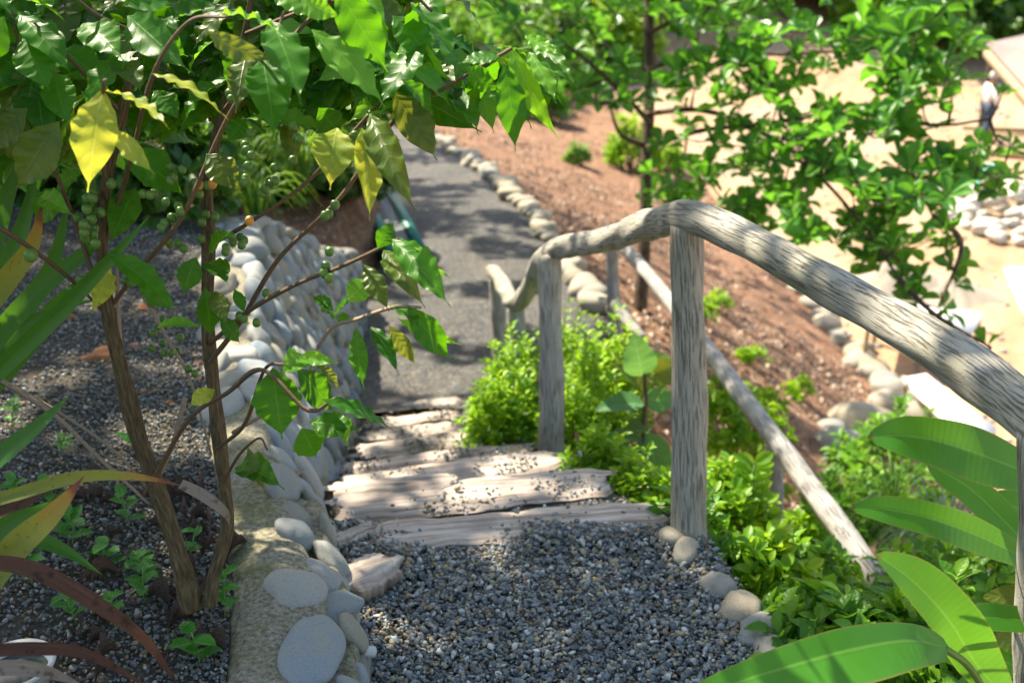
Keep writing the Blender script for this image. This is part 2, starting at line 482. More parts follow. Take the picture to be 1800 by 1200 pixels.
def plank_mat():
    s = NT('worn_step_wood')
    uv = s.coord('UV')
    wob = s.noise(s.n('ShaderNodeMapping', Vector=uv, Scale=(4, 14, 1)).outputs[0], 1.5, 3)
    m = s.n('ShaderNodeVectorMath', _operation='ADD', i0=s.n('ShaderNodeMapping', Vector=uv, Scale=(3, 75, 1)), i1=s.n('ShaderNodeCombineXYZ', Y=s.math('MULTIPLY', wob, 2.5)))
    n1 = s.noise(m, 1.0, 5, .6)
    c = s.ramp(n1, [(.28, (.10, .07, .055)), (.40, (.33, .26, .215)), (.55, (.50, .43, .375)), (.75, (.62, .555, .50))])
    dk = s.noise(s.pos(), 9, 5)
    c = s.mix(s.maprange(dk, .5, .68, 0, .55), c, (.2, .155, .13))
    lg = s.noise(s.n('ShaderNodeMapping', Vector=uv, Scale=(1.5, 26, 1)).outputs[0], 1.0, 4)
    c = s.mix(s.maprange(lg, .58, .64, 0, .6), c, (.09, .065, .05))
    return s.done(c, .85, s.bump(n1, .5, .006), .3)


MAT['plank'] = plank_mat()


def river_stone_mat(name='river_stone', many=False, warm=False):
    s = NT(name)
    oi = s.island() if many else s.n('ShaderNodeObjectInfo').outputs['Random']
    c = s.ramp(oi, [(0, (.16, .21, .25)), (.2, (.26, .29, .31)), (.4, (.28, .25, .19)), (.55, (.15, .195, .23)), (.7, (.36, .35, .32)), (.85, (.18, .2, .205)), (1, (.25, .22, .17))])
    n = s.noise(s.pos(), 14, 5)
    if warm: c = s.ramp(oi, [(0, (.31, .27, .21)), (.3, (.36, .33, .27)), (.5, (.25, .23, .19)), (.7, (.23, .24, .235)), (.85, (.32, .27, .19)), (1, (.38, .36, .31))])
    c = s.mix(s.maprange(n, .4, .7, 0, .55), c, (.28, .255, .19) if warm else (.30, .28, .22))
    sp = s.noise(s.pos(), 220, 3)
    c = s.mix(s.maprange(sp, .5, .7, 0, .5), c, s.mix(1, c, (.5, .5, .5), 'MULTIPLY'))
    return s.done(c, .8, s.bump(s.math('ADD', s.math('MULTIPLY', sp, .5), n), .35, .006), .3)


MAT['river'] = river_stone_mat()
MAT['pale'] = river_stone_mat('pale_stone', False, True)
MAT['riverset'] = river_stone_mat('river_stones_far', True)


def mortar_mat():
    s = NT('mossy_mortar')
    v = s.pos()
    n = s.noise(v, 90, 6, .7); m = s.noise(v, 7, 6, .65)
    c = s.ramp(n, [(.32, (.10, .088, .06)), (.48, (.26, .235, .17)), (.68, (.44, .42, .35))])
    c = s.mix(s.maprange(m, .46, .64, 0, .6), c, s.ramp(n, [(.3, (.09, .09, .025)), (.7, (.25, .24, .09))]))
    return s.done(c, .95, s.bump(s.math('ADD', n, m), .9, .012), .2)


MAT['mortar'] = mortar_mat()


def ground_mat():
    s = NT('ground_surface')
    v = s.pos()
    a = s.n('ShaderNodeAttribute', _attribute_name='sand').outputs['Fac']
    b = s.n('ShaderNodeAttribute', _attribute_name='bed').outputs['Fac']
    n = s.noise(v, 3.0, 8, .65); f = s.noise(v, 28, 6, .7); g = s.noise(v, .35, 4)
    soil = s.ramp(f, [(.28, (.045, .022, .013)), (.45, (.19, .09, .05)), (.6, (.35, .22, .145)), (.76, (.5, .40, .31))])
    soil = s.mix(s.maprange(n, .46, .66, 0, .75), soil, (.085, .05, .036))  # dark humus patches, doubling as painted shade streaks on the bank
    sand = s.ramp(n, [(.3, (.36, .22, .13)), (.5, (.44, .285, .175)), (.7, (.50, .36, .24))])
    sand = s.mix(s.maprange(g, .45, .6, 0, .7), sand, (.40, .33, .25))
    trk = s.n('ShaderNodeTexWave', Vector=s.n('ShaderNodeMapping', Vector=v, Rotation=(0, 0, .5)).outputs[0], Scale=.35, Distortion=6.0, Detail=3)
    sand = s.mix(s.maprange(trk.outputs['Fac'], .6, .9, 0, .5), sand, (.33, .21, .13))
    sand = s.mix(s.maprange(f, .3, .7, 0, .5), sand, s.mix(1, sand, (.7, .66, .6), 'MULTIPLY'))
    bed = s.ramp(f, [(.3, (.03, .024, .018)), (.6, (.085, .075, .06)), (.75, (.15, .12, .11))])
    c = s.mix(s.maprange(s.math('ADD', a, s.math('MULTIPLY', s.math('SUBTRACT', n, .5), .5)), .4, .6), soil, sand)
    c = s.mix(b, c, bed)
    return s.done(c, .95, s.bump(s.math('ADD', n, s.math('MULTIPLY', f, .5)), .8, .05), .2)


MAT['ground'] = ground_mat()


def litter_mat():
    s = NT('leaf_litter')
    c = s.ramp(s.island(), [(0, (.08, .05, .035)), (.3, (.2, .13, .09)), (.6, (.34, .25, .18)), (.85, (.52, .44, .36)), (1, (.22, .10, .055))])
    return s.done(c, .8, None, .2)


MAT['litter'] = litter_mat()


def roof_mat():
    s = NT('ribbed_roof_sheet')
    uv = s.coord('UV')
    w = s.n('ShaderNodeTexWave', Vector=uv, Scale=2.6, Distortion=0.0)
    n = s.noise(s.pos(), 2, 4)
    return s.done(s.ramp(n, [(.3, (.22, .16, .155)), (.7, (.29, .215, .205))]), .55, s.bump(w.outputs['Fac'], .8, .03), .4)


MAT['roof'] = roof_mat()

# ------------------------------------------------------------------ the lie of the land
_yl = [-30, .8, 1.5, 1.88, 2.64, 3.87, 5.8, 6.3, 8.15, 9.45, 11.7, 14.2, 18, 24, 60]
_xl = [-.1, -.2, -.26, -.32, -.53, -.70, -.89, -.95, -1.13, -1.06, -1.3, -2.2, -4.4, -9.5, -40]
_yr = [-30, 1.5, 2.06, 2.47, 3.0, 3.73, 5.0, 5.7, 6.3, 7.2, 8.15, 9.45, 11.7, 14.2, 17, 24, 60]
_xr = [.7, .64, .56, .46, .27, .11, .0, .0, .55, .72, .45, .31, -.12, -.9, -2.3, -7, -37]


def xl(y): return np.interp(y, _yl, _xl)
def xr(y): return np.interp(y, _yr, _xr)
def zp(y): return np.interp(y, [-30, 2.5, 5.72, 14, 30], [0, 0, -1.155, -1.4, -1.9])
def xin(y): return np.interp(y, [-30, .8, 1.5, 2.0, 2.73, 3.8, 5, 6, 7, 7.6, 8.2, 10, 12, 60], [-.3, -.42, -.5, -.60, -.84, -1.1, -1.42, -1.42, -1.35, -1.3, -1.35, -1.35, -1.6, -42])
def ztop(y): return np.interp(y, [-30, 2, 4.6, 5.2, 6, 7, 7.6, 9, 12, 20, 40], [.13, .13, .16, .06, -.24, -.66, -.85, -.8, -.9, -1.2, -1.4])
def xe(y): return np.interp(y, [-30, 7, 10.3, 13, 20, 26, 32, 60], [4.6, 4.6, 4.5, 4.2, 4.0, 3.5, 2.6, -20])
def zlow(y): return -3.6 + .32 * np.maximum(0, y - 34) - .0 * y


def H(x, y):
    x, y = np.asarray(x, float), np.asarray(y, float)
    a, b, c, e = xl(y), xr(y), xin(y), xe(y)
    z0 = zp(y) - .05 - np.interp(y, [2.3, 2.7, 5.5, 5.9], [0, .14, .14, 0])
    t = np.clip((x - b) / np.maximum(e - b, .5), 0, 1)
    s = .6 * t + .4 * (3 * t * t - 2 * t ** 3)
    zr = z0 + (zlow(y) - z0) * s
    sl = np.interp(y, [0, 4.5, 6.5, 60], [.12, .16, .42, .42])
    zl = ztop(y) + sl * np.clip(c - x, 0, 9)
    zw = z0 + (ztop(y) - .05 - z0) * np.clip((a - x) / np.maximum(a - c, .05), 0, 1)
    z = np.where(x > b, zr, np.where(x > a, z0, np.where(x > c, zw - .06, zl)))
    lump = .03 * np.sin(x * 3.1 + y * 1.7) * np.sin(y * 2.3 - x * 1.1) + .06 * np.sin(x * .8 + 1) * np.sin(y * .7)
    fade = np.clip(np.where(x > b, (x - b) / 1.2, (c - x) / 1.2), 0, 1)
    return z + lump * fade


def hz(x, y): return float(H(x, y))


def on_ground(px, py, lo=1.5, hi=70, n=1400):
    """where the sight line through a photograph pixel meets the land"""
    d = np.geomspace(lo, hi, n)
    r = FW + RT * ((px - 900) / F) + UP * ((600 - py) / F)
    Q = CAM + r[None] * d[:, None]
    k = np.argmax(Q[:, 2] < H(Q[:, 0], Q[:, 1]))
    return Q[k]


xs = np.concatenate([np.linspace(-70, -8, 22)[:-1], np.linspace(-8, -2.5, 40)[:-1], np.linspace(-2.5, 1.6, 110)[:-1], np.linspace(1.6, 7, 70)[:-1], np.linspace(7, 80, 40)])
ys = np.concatenate([np.linspace(-30, 0, 14)[:-1], np.linspace(0, 9, 190)[:-1], np.linspace(9, 20, 120)[:-1], np.linspace(20, 45, 50)[:-1], np.linspace(45, 150, 30)])
XX, YY = np.meshgrid(xs, ys, indexing='ij')
ZZ = H(XX, YY)
g = build('ground', [(np.stack([XX, YY, ZZ], -1).reshape(-1, 3), grid_faces(len(xs), len(ys)))], MAT['ground'])
tag(g, kind='structure')
sand = np.clip((XX - (xe(YY) - .35)) / .5, 0, 1)
bedm = np.clip((xin(YY) - XX + .3) / .2, 0, 1) * np.clip((5.4 - YY) / .6, 0, 1)
for nm, arr in (('sand', sand), ('bed', bedm)):
    at = g.data.attributes.new(nm, 'FLOAT', 'POINT'); at.data.foreach_set('value', arr.astype(np.float32).ravel())


def strip(y0, y1, n, zoff, m=14, x0=None, x1=None):
    yy = np.linspace(y0, y1, n)
    u = np.linspace(0, 1, m)
    a = (xl(yy) if x0 is None else x0(yy)); b = (xr(yy) if x1 is None else x1(yy))
    X = a[:, None] + (b - a)[:, None] * u[None]
    Y = np.broadcast_to(yy[:, None], X.shape)
    Z = zp(Y) + zoff + .02 * np.sin(X * 7 + Y * 2) * np.sin(Y * 5 - X)
    return np.stack([X, Y, Z], -1).reshape(-1, 3), grid_faces(n, m)[:, ::-1]


# upper landing, stepped treads, lower path
V, Fc = strip(-6, 2.52, 60, -.006, 20)
tag(build('gravel_landing', [(V, Fc)], MAT['pathnear']), kind='structure')
V, Fc = strip(5.35, 24, 160, .004, 20)
tag(build('gravel_path', [(V, Fc)], MAT['path']), kind='structure')
tr = []
NOSE = [2.5 + .46 * k for k in range(8)]
for k in range(1, 8):
    y0, y1, z = NOSE[k - 1] - .12, NOSE[k] - .03, -.165 * k + .002
    a0, a1, b0, b1 = xl(y0) - .05, xl(y1) - .05, xr(y0) + .06, xr(y1) + .06
    sk = .13
    t = np.array([[a0, y0 - sk, z], [b0, y0 + sk, z], [b1, y1 + sk, z - .01], [a1, y1 - sk, z - .01], [a0, y0 - sk, z - .2], [b0, y0 + sk, z - .2], [b1, y1 + sk, z - .2], [a1, y1 - sk, z - .2]])
    tr.append((t, np.array([(0, 1, 2, 3), (0, 4, 5, 1), (1, 5, 6, 2), (2, 6, 7, 3), (3, 7, 4, 0)])))
tag(build('stair_ground', tr, MAT['pathnear'], smooth=False), kind='structure')

# loose gravel on the landing, the treads and the planted bed
def chips(n, xyfun, smin, smax, mat, name, flat=.55):
    V0, F0 = ICO0
    xyz = xyfun(n); n = len(xyz)
    s = (smin + (smax - smin) * rng.random(n) ** 2.2)[:, None] * rng.uniform(.6, 1.25, (n, 3))
    s[:, 2] *= flat
    W = V0[None] * (1 + rng.uniform(-.28, .28, (n, 12)))[..., None] * s[:, None]
    q = nrm(rng.normal(0, 1, (n, 4)) * np.array([.35, .35, 1, 1]))
    x, y, z, w = q.T
    M = np.stack([1 - 2 * (y * y + z * z), 2 * (x * y - z * w), 2 * (x * z + y * w), 2 * (x * y + z * w), 1 - 2 * (x * x + z * z), 2 * (y * z - x * w), 2 * (x * z - y * w), 2 * (y * z + x * w), 1 - 2 * (x * x + y * y)], -1).reshape(n, 3, 3)
    W = np.einsum('nij,nkj->nki', M, W) + xyz[:, None]
    fa = (F0[None] + (np.arange(n) * 12)[:, None, None]).reshape(-1, 3)
    o = build(name, [(W.reshape(-1, 3), fa)], mat, smooth=False)
    return tag(o, kind='stuff')


def land_xy(n):
    y = rng.uniform(1.15, 2.56, n); a, b = xl(y) - .03, xr(y) + .04
    x = a + (b - a) * rng.random(n)
    z = zp(y) + rng.uniform(-.004, .012, n) + .012 * np.sin(x * 9 + y * 5) * np.sin(y * 8 - x * 3)
    return np.stack([x, y, z], 1)


def tread_xy(n):
    k = rng.integers(1, 8, n); f = rng.random(n) ** .8
    y0 = np.array(NOSE)[k - 1] - .05; y = y0 + f * .34
    u = rng.random(n); a, b = xl(y), xr(y)
    x = a + (b - a) * u
    return np.stack([x, y + (u - .5) * .26, -.165 * k + .004 + rng.uniform(0, .016, n)], 1)


def bed_xy(n):
    y = 1.25 + 3.9 * rng.random(n) ** 1.25
    x = xin(y) - .02 - 2.4 * rng.random(n) ** 1.3
    keep = np.sin(x * 5.3 + 2 * y) * np.sin(y * 4.1 - x) + rng.normal(0, .45, n) > -1.0
    x, y = x[keep], y[keep]
    return np.stack([x, y, H(x, y) + rng.uniform(-.002, .008, len(x))], 1)


chips(42000, land_xy, .003, .0108, MAT['gravel'], 'landing_gravel', .42)
chips(13000, tread_xy, .0036, .0105, MAT['gravel'], 'tread_gravel', .45)

def board_xy(n):
    k = rng.integers(0, 8, n); u = rng.random(n)
    y = 2.5 + .46 * k + (u - .5) * .3 - .05 + np.abs(rng.normal(0, .1, n)) - .1
    a, b = xl(y), xr(y)
    keep = np.sin(u * 13 + k * 2.1) + rng.normal(0, .6, n) > .3
    return np.stack([a + (b - a) * u, y, -.165 * k + .022 + rng.uniform(0, .008, n)], 1)[keep]


chips(4200, board_xy, .004, .010, MAT['gravel'], 'step_gravel')
chips(78000, bed_xy, .0032, .0078, MAT['gravelbed'], 'bed_gravel', .7)

# ------------------------------------------------------------------ stone wall beside the steps
st = np.array([-2, .8, 1.2, 1.6, 2.0, 2.35, 2.7, 3.2, 3.8, 4.4, 5.0, 5.5, 6.0, 6.5, 7.0, 7.45])
NS = 150
yy = np.interp(np.linspace(0, 1, NS), np.linspace(0, 1, len(st)), st)
foot = np.stack([xl(yy) + np.interp(yy, [2, 3], [0.0, -.02]), yy, np.where(yy < 2.5, 0.0, zp(yy) - .1)], 1)
xo = np.interp(yy, [-2, .8, 1.5, 2.0, 2.7, 3.8, 5, 6, 7, 7.5], [-.2, -.25, -.33, -.42, -.68, -.95, -1.26, -1.27, -1.2, -1.14])
outer = np.stack([xo, yy, ztop(yy) - .01], 1)
inner = np.stack([xin(yy), yy, ztop(yy) + .015], 1)
SEC = 43
secs = []
for i in range(NS):
    f, o, n = foot[i], outer[i], inner[i]
    m1 = f * .5 + o * .5 + np.array([.035, 0, .03])
    key = np.array([f - [0, 0, .12], f, m1, o + [.02, 0, -.02], o + [-.02, 0, .03], n, n - [.06, 0, .12]])
    secs.append(spline(key, SEC))
WALL = np.array(secs)
nzw = np.array([mnoise.noise(Vector((float(p[0] * 6), float(p[1] * 6), float(p[2] * 6)))) for p in WALL.reshape(-1, 3)]).reshape(NS, SEC)
WALL[..., 0] += nzw * .010; WALL[..., 2] += nzw * .008
wall = thing('stone_wall', 'mortared river stone retaining wall running down beside the wooden steps', 'wall', (-.5, 2.0, 0))
build('mortar', [(WALL.reshape(-1, 3), grid_faces(NS, SEC))], MAT['mortar'], wall)


def wall_at(i, j):
    i = min(max(i, 1), NS - 2); j = min(max(j, 2), SEC - 3)
    p = WALL[int(i), int(j)]
    du = nrm(WALL[int(i) + 1, int(j)] - WALL[int(i) - 1, int(j)]); dv = nrm(WALL[int(i), int(j) + 2] - WALL[int(i), int(j) - 2])
    nn = nrm(np.cross(dv, du))
    if np.dot(nn, np.array([.6, -.3, .7])) < 0: nn = -nn
    return p, du, dv, nn


def proj(p):
    d = np.asarray(p) - CAM; z = d @ FW
    return np.array([900 + F * (d @ RT) / z, 600 - F * (d @ UP) / z]), z


def wall_pixel(px, py):
    best = None
    Q = WALL.reshape(-1, 3); d = Q - CAM; z = d @ FW
    u = 900 + F * (d @ RT) / z; v = 600 - F * (d @ UP) / z
    e = (u - px) ** 2 + (v - py) ** 2 + np.where(z > .2, 0, 1e9)
    k = int(np.argmin(e)); return k // SEC, k % SEC


placed = []
def wall_stone(i, j, a, b, spin, bulge=.55):
    p, du, dv, nn = wall_at(i, j)
    c, s_ = math.cos(spin), math.sin(spin)
    e1 = nrm(du * c + dv * s_); e2 = nrm(np.cross(nn, e1))
    th = min(a, b) * bulge
    placed.append((p, max(a, b)))
    build('stone', [stone(p - nn * th * .22, (a * 1.1, b * 1.1, th), base=ICO3, lump=.1, axes=np.array([e1, e2, nn]))], MAT['river'], wall)


for px, py, a, b, sp in [(552, 1140, .05, .09, 1.3), (588, 1070, .04, .06, 1.1), (518, 1022, .058, .05, .2), (572, 1012, .035, .05, 1.2), (524, 935, .042, .05, .8), (500, 850, .05, .085, 1.2), (607, 1110, .03, .06, 1.4), (560, 900, .04, .055, .6), (540, 820, .045, .07, 1.1)]:
    i, j = wall_pixel(px, py); wall_stone(i, j, a * 1.15, b * 1.15, sp)
cand = []
for it in range(16000):
    i = rng.integers(14, NS - 1); j = rng.integers(3, 37)
    p = WALL[i, j]
    if p[1] < 1.0: continue
    far = p[1] > 2.9
    a = rng.uniform(.058, .098) if far else rng.uniform(.045, .085)
    b = a * rng.uniform(.66, .92)
    if not far and j > 27: continue
    if all(np.linalg.norm(p - q) > (a + r) * (.74 if far else .8) for q, r in placed):
        placed.append((p, a)); cand.append((float(np.linalg.norm(p - CAM)), i, j, a, b, rng.uniform(-.5, .6) if far else rng.uniform(.7, 2.0)))
cand.sort()
rest = []
for k, (dd, i, j, a, b, sp) in enumerate(cand):
    if k < 86:
        placed_before = len(placed); wall_stone(i, j, a, b, sp); del placed[placed_before:]
    else:
        p, du, dv, nn = wall_at(i, j); e1 = nrm(du * math.cos(sp) + dv * math.sin(sp)); th = b * .6
        rest.append(stone(p + nn * th * .1, (a * .98, b * .98, th), base=ICO2, lump=.1, axes=np.array([e1, nrm(np.cross(nn, e1)), nn])))
if rest:
    tag(build('far_stones', rest, MAT['riverset'], wall), kind='stuff')
for px, py, r in [(612, 1118, .011), (640, 1138, .012)]:
    i, j = wall_pixel(px, py); p, du, dv, nn = wall_at(i, j)
    pp = G(px, py, .045)
    build('drain_pipe', [tube([pp - np.array([.1, .0, 0]), pp + np.array([.025, -.01, -.003])], r, 3, 14)], MAT['plasticwhite'], wall)

# ------------------------------------------------------------------ step boards
def board(name, A, B, width, thick, label, group, zup=.0, mat='plank', ragged=.013):
    A, B = np.array(A, float), np.array(B, float)
    n, m = 40, 7
    ax = nrm(B - A); sd = nrm(np.cross([0, 0, 1.0], ax)); L = np.linalg.norm(B - A)
    t = np.linspace(0, 1, n); prof = np.linspace(-1, 1, m)
    ph = rng.uniform(0, 6.28, 8)
    e1 = 1 + ragged / width * (np.sin(t * 9 + ph[0]) + .6 * np.sin(t * 23 + ph[1]) + .4 * np.sin(t * 51 + ph[2]))
    e2 = 1 + ragged / width * (np.sin(t * 8 + ph[3]) + .6 * np.sin(t * 27 + ph[4]) + .4 * np.sin(t * 47 + ph[5]))
    top, bot = [], []
    for i in range(n):
        w = np.where(prof < 0, e1[i], e2[i]) * prof * width / 2
        end = min(1, .55 + 8 * min(t[i], 1 - t[i]))
        z = thick * (1 - .35 * np.abs(prof) ** 4) + .003 * np.sin(prof * 5 + t[i] * 5 + ph[6]) + .003 * np.sin(prof * 9 + ph[7] + t[i] * 2)
        shift = (rng.normal(0, .014, m) if i in (0, n - 1) else 0) * np.ones(m) + (.03 * np.sin(prof * 3 + ph[7]) * (1 if i == n - 1 else -1 if i == 0 else 0))
        c = A + ax * (t[i] * L)
        top.append(c[None] + sd[None] * (w * end)[:, None] + ax[None] * shift[:, None] + np.stack([0 * z, 0 * z, z], 1))
        bot.append(c[None] + sd[None] * (w * end * .92)[:, None] + ax[None] * shift[:, None])
    ring = np.concatenate([np.array(top), np.array(bot)[:, ::-1]], 1)
    k = 2 * m
    ring = np.concatenate([ring, ring[:, :1]], 1)
    V = ring.reshape(-1, 3)
    UV = np.stack([np.broadcast_to(t[:, None] * L + ph[0], (n, k + 1)), np.broadcast_to(np.concatenate([prof, prof[::-1], [prof[0]]])[None] * width / 2 + ph[1], (n, k + 1))], -1).reshape(-1, 2)
    f1 = np.array([tuple(range(k - 1, -1, -1))]); f2 = np.array([tuple((n - 1) * (k + 1) + q for q in range(k))])
    o = build(name, [(V, [grid_faces(n, k + 1), f1, f2], UV)], MAT[mat], origin=(A + B) / 2)
    return tag(o, label, 'step', group)


ORD = ['first', 'second', 'third', 'fourth', 'fifth', 'sixth', 'seventh', 'eighth', 'ninth', 'tenth', 'eleventh', 'twelfth', 'thirteenth', 'fourteenth', 'fifteenth', 'sixteenth', 'seventeenth', 'eighteenth', 'nineteenth', 'twentieth', 'twenty-first', 'twenty-second', 'twenty-third', 'twenty-fourth', 'twenty-fifth', 'twenty-sixth', 'twenty-seventh', 'twenty-eighth', 'twenty-ninth', 'thirtieth', 'thirty-first', 'thirty-second', 'thirty-third', 'thirty-fourth', 'thirty-fifth', 'thirty-sixth', 'thirty-seventh', 'thirty-eighth', 'thirty-ninth', 'fortieth', 'forty-first', 'forty-second', 'forty-third', 'forty-fourth', 'forty-fifth']
BG = 'rough wooden boards of the stairs'
bd = [((655, 955), (1172, 918), 0, .16, 'top wooden step board half buried in the grey landing gravel'),
      ((585, 905), (1075, 852), 1, .2, 'broad pale board of the second step with a splintered right end'),
      ((590, 862), (985, 815), 2, .15, 'cracked board of the third step whose end meets the second rail post'),
      ((598, 836), (935, 795), 3, .13, 'wooden board of the fourth step with a bright sun patch on it'),
      ((622, 803), (850, 773), 4, .14, 'wooden board of the fifth step reaching the low bright green shrub'),
      ((640, 775), (800, 757), 5, .12, 'wooden board of the sixth step behind a strip of dark gravel'),
      ((648, 752), (800, 734), 6, .11, 'wooden board of the seventh step narrowing beside the shrub'),
      ((680, 728), (805, 708), 7, .11, 'lowest wooden step board where the stairs meet the gravel path')]
for (a, b, k, w, lab) in bd:
    z = -.165 * k - .02
    A, B = G(*a, z), G(*b, z)
    board('step_board', A, B, w, .032, lab, BG)
# second, half-hidden riser boards behind and splintered offcuts at the wall foot
for a, b, z, w, lab in [((582, 880), (800, 862), -.19, .1, 'thin grey board wedged beside the second step near the wall'),
                        ((585, 975), (660, 948), -.02, .07, 'short splintered orange-brown offcut of wood by the wall end of the steps'),
                        ((608, 1045), (686, 1008), .0, .13, 'thick split wood offcut lying at the wall foot on the landing')]:
    o = board('wood_offcut', G(*a, z), G(*b, z), w, .05, lab, 'wood offcuts beside the steps', ragged=.01)
    o['category'] = 'wood'

# ------------------------------------------------------------------ handrails
rail = thing('handrail', 'weathered grey log handrail on thick posts descending beside the wooden steps', 'handrail', G(1208, 935, -.02))
rp = [(2250, 1090, 1.2), (2000, 860, 1.42), (1850, 755, 1.62), (1650, 613, 1.9), (1450, 497, 2.17), (1300, 417, 2.44), (1215, 383, 2.6), (1150, 393, 2.95), (1060, 423, 3.6), (985, 436, 4.1), (952, 462, 4.4), (925, 516, 4.9), (907, 533, 5.15), (893, 518, 5.5), (878, 489, 5.95), (866, 477, 6.15)]
build('rail', [tube([P(*q) for q in rp], [.0405] * 7 + [.041] * 9, 240, 40, .09)], MAT['log'], rail)
for top, base, d0, d1, r in [((1207, 398), (1211, 950), 2.6, 2.88, .043), ((965, 452), (969, 835), 4.15, 4.25, .048), ((906, 542), (917, 720), 5.2, 5.3, .045), ((872, 486), (879, 690), 6.1, 6.2, .045), ((1846, 760), (1838, 1290), 1.62, 1.9, .048)]:
    build('post', [tube([P(*top, d0), P((top[0] + base[0]) / 2 + 2, (top[1] + base[1]) / 2, (d0 + d1) / 2), P(*base, d1)], [r * .92, r, r * 1.12], 60, 32, .06)], MAT['log'], rail)
build('dangling_strip', [tube([P(862, 492, 6.0), P(864, 520, 6.0), P(868, 548, 6.0), P(876, 555, 6.0)], .008, 14, 6)], MAT['log'], rail)

low = thing('handrail', 'slim lower log handrail sloping behind the shrubs down the bank', 'handrail', P(1362, 900, 4.6))
lp = [(1068, 405, 7.5), (1120, 460, 7.0), (1180, 532, 6.3), (1240, 608, 5.6), (1300, 690, 5.05), (1365, 775, 4.6), (1450, 890, 4.15), (1530, 1000, 3.85), (1610, 1100, 3.55)]
build('rail', [tube([P(*q) for q in lp], .043, 120, 18, .05)], MAT['logfar'], low)
build('post', [tube([P(1074, 428, 7.4), P(1077, 500, 7.45), P(1082, 590, 7.5)], [.042, .042, .055], 24, 16, .06)], MAT['logfar'], low)
build('post', [tube([P(1361, 782, 4.6), P(1361, 850, 4.65), P(1362, 960, 4.75)], [.036, .038, .042], 24, 16, .06)], MAT['logfar'], low)
build('brace', [tube([P(1082, 535, 7.4), P(1100, 560, 7.3), P(1130, 596, 7.1)], [.05, .045, .03], 16, 12, .08)], MAT['logfar'], low)

# ------------------------------------------------------------------ loose river stones
def lone(name, c, s, label, cat, group, rz=0, mat='pale', lump=.13):
    o = build(name, [stone(c, s, rz, rng.uniform(-.2, .2), ICO2, lump)], MAT[mat], origin=(c[0], c[1], c[2] - s[2] * .6))
    return tag(o, label, cat, group)


n = 0
y = 7.3
while y < 15.2 and n < 45:
    s = rng.uniform(.07, .125)
    x = float(xr(y)) + .04 + rng.normal(0, .03)
    lone('edging_stone', (x, y, float(zp(y)) + s * .35), (s * 1.25, s, s * .8), 'rounded pale stone, %s from the near end of the row edging the lower path' % ORD[n], 'stone', 'stones edging the lower gravel path', rng.uniform(0, 3))
    n += 1; y += s * 2.05
n = 0
for (x, y) in [(1195, 975), (1250, 1035), (1283, 1075), (1322, 1118), (1352, 1165), (1165, 950)]:
    s = [.045, .05, .06, .062, .07, .04][n]
    c = G(x, y, .0)
    lab = ['flat grey stone on the landing edge just below the tall rail post', 'dark lichen-marked stone at the landing edge among the leaves', 'long tan stone bordering the landing gravel next to the shrubs', 'flat tan block of stone at the landing edge above the broad leaf', 'brown stone on the landing edge touching the broad green leaf', 'small grey stone under the right end of the top step board'][n]
    lone('edging_stone', (c[0] + .02, c[1], .01), (s, s * .75, s * .5), lab, 'stone', 'stones edging the upper landing', rng.uniform(0, 3), lump=.18)
    n += 1
n = 0
for k in range(44):
    y = 9.3 + k * .215 + rng.normal(0, .03)
    s = rng.uniform(.12, .2) if k < 14 else rng.uniform(.10, .16)
    x = float(xe(y)) - .05 + rng.normal(0, .1)
    lone('boulder', (x, y, hz(x, y) + s * .25), (s * 1.25, s * .95, s * .75), 'pale river boulder, %s along the foot of the bank counted from the broad leaves' % ORD[n], 'boulder', 'boulders along the foot of the bank', rng.uniform(0, 3))
    n += 1
for (px, py, s, lab) in [(1500, 760, .26, 'large tan boulder, biggest of the heap at the foot of the bank'), (1565, 720, .2, 'round grey boulder on the heap below the bank'), (1600, 735, .19, 'smooth brownish boulder at the right end of the boulder heap'), (1540, 745, .14, 'small whitish stone between the large boulders of the heap'), (1470, 790, .15, 'pale stone at the lower left of the boulder heap'), (1560, 690, .17, 'flat bluish boulder resting above the boulder heap'), (1460, 760, .1, 'small bright stone left of the large tan boulder')]:
    p = on_ground(px, py)
    lone('boulder', (p[0], p[1], p[2] + s * .25), (s * 1.3, s, s * .8), lab, 'boulder', 'heap of boulders below the bank', rng.uniform(0, 3))
n = 0
for (px, py, s, c) in [(175, 632, .035, 'brick'), (235, 610, .016, 'brick'), (255, 545, .02, 'brick'), (345, 465, .02, 'brick'), (415, 712, .02, 'river'), (390, 715, .015, 'brick'), (297, 710, .013, 'brick'), (455, 700, .012, 'brick'), (250, 690, .012, 'brick'), (345, 640, .016, 'brick'), (120, 560, .02, 'brick'), (410, 690, .018, 'river'), (100, 470, .03, 'brick'), (445, 920, .02, 'river'), (430, 970, .022, 'river'), (455, 975, .02, 'river')]:
    p = on_ground(px, py)
    lab = ['large orange clay lump on the bed gravel left of the coffee stem', 'small orange clay chip right below the large clay lump', 'red-brown chip on the bed gravel near the stone wall top', 'rusty clay fragment on the bed gravel behind the right coffee stem', 'rough grey rock on the bed beside the right coffee stem base', 'small red chip next to the rough grey rock', 'tiny orange chip on gravel between the two coffee stems', 'tiny red chip against the wall mortar', 'tiny clay chip low between the coffee stems', 'brown clay crumb beside the right coffee stem', 'clay crumb near the strap leaves', 'small rough rock above the grey rock by the wall', 'dark clay clod under the strap leaves', 'grey lump of rock on the wall edge among dead leaves', 'sandy lump of mortar at the wall edge', 'cracked grey lump beside the sandy mortar lump'][n]
    lone('clay_fragment' if c == 'brick' else 'small_rock', (p[0], p[1], p[2] + s * .2), (s * 1.2, s * .8, s * .6), lab, 'rock', None, rng.uniform(0, 3), c, .28); n += 1

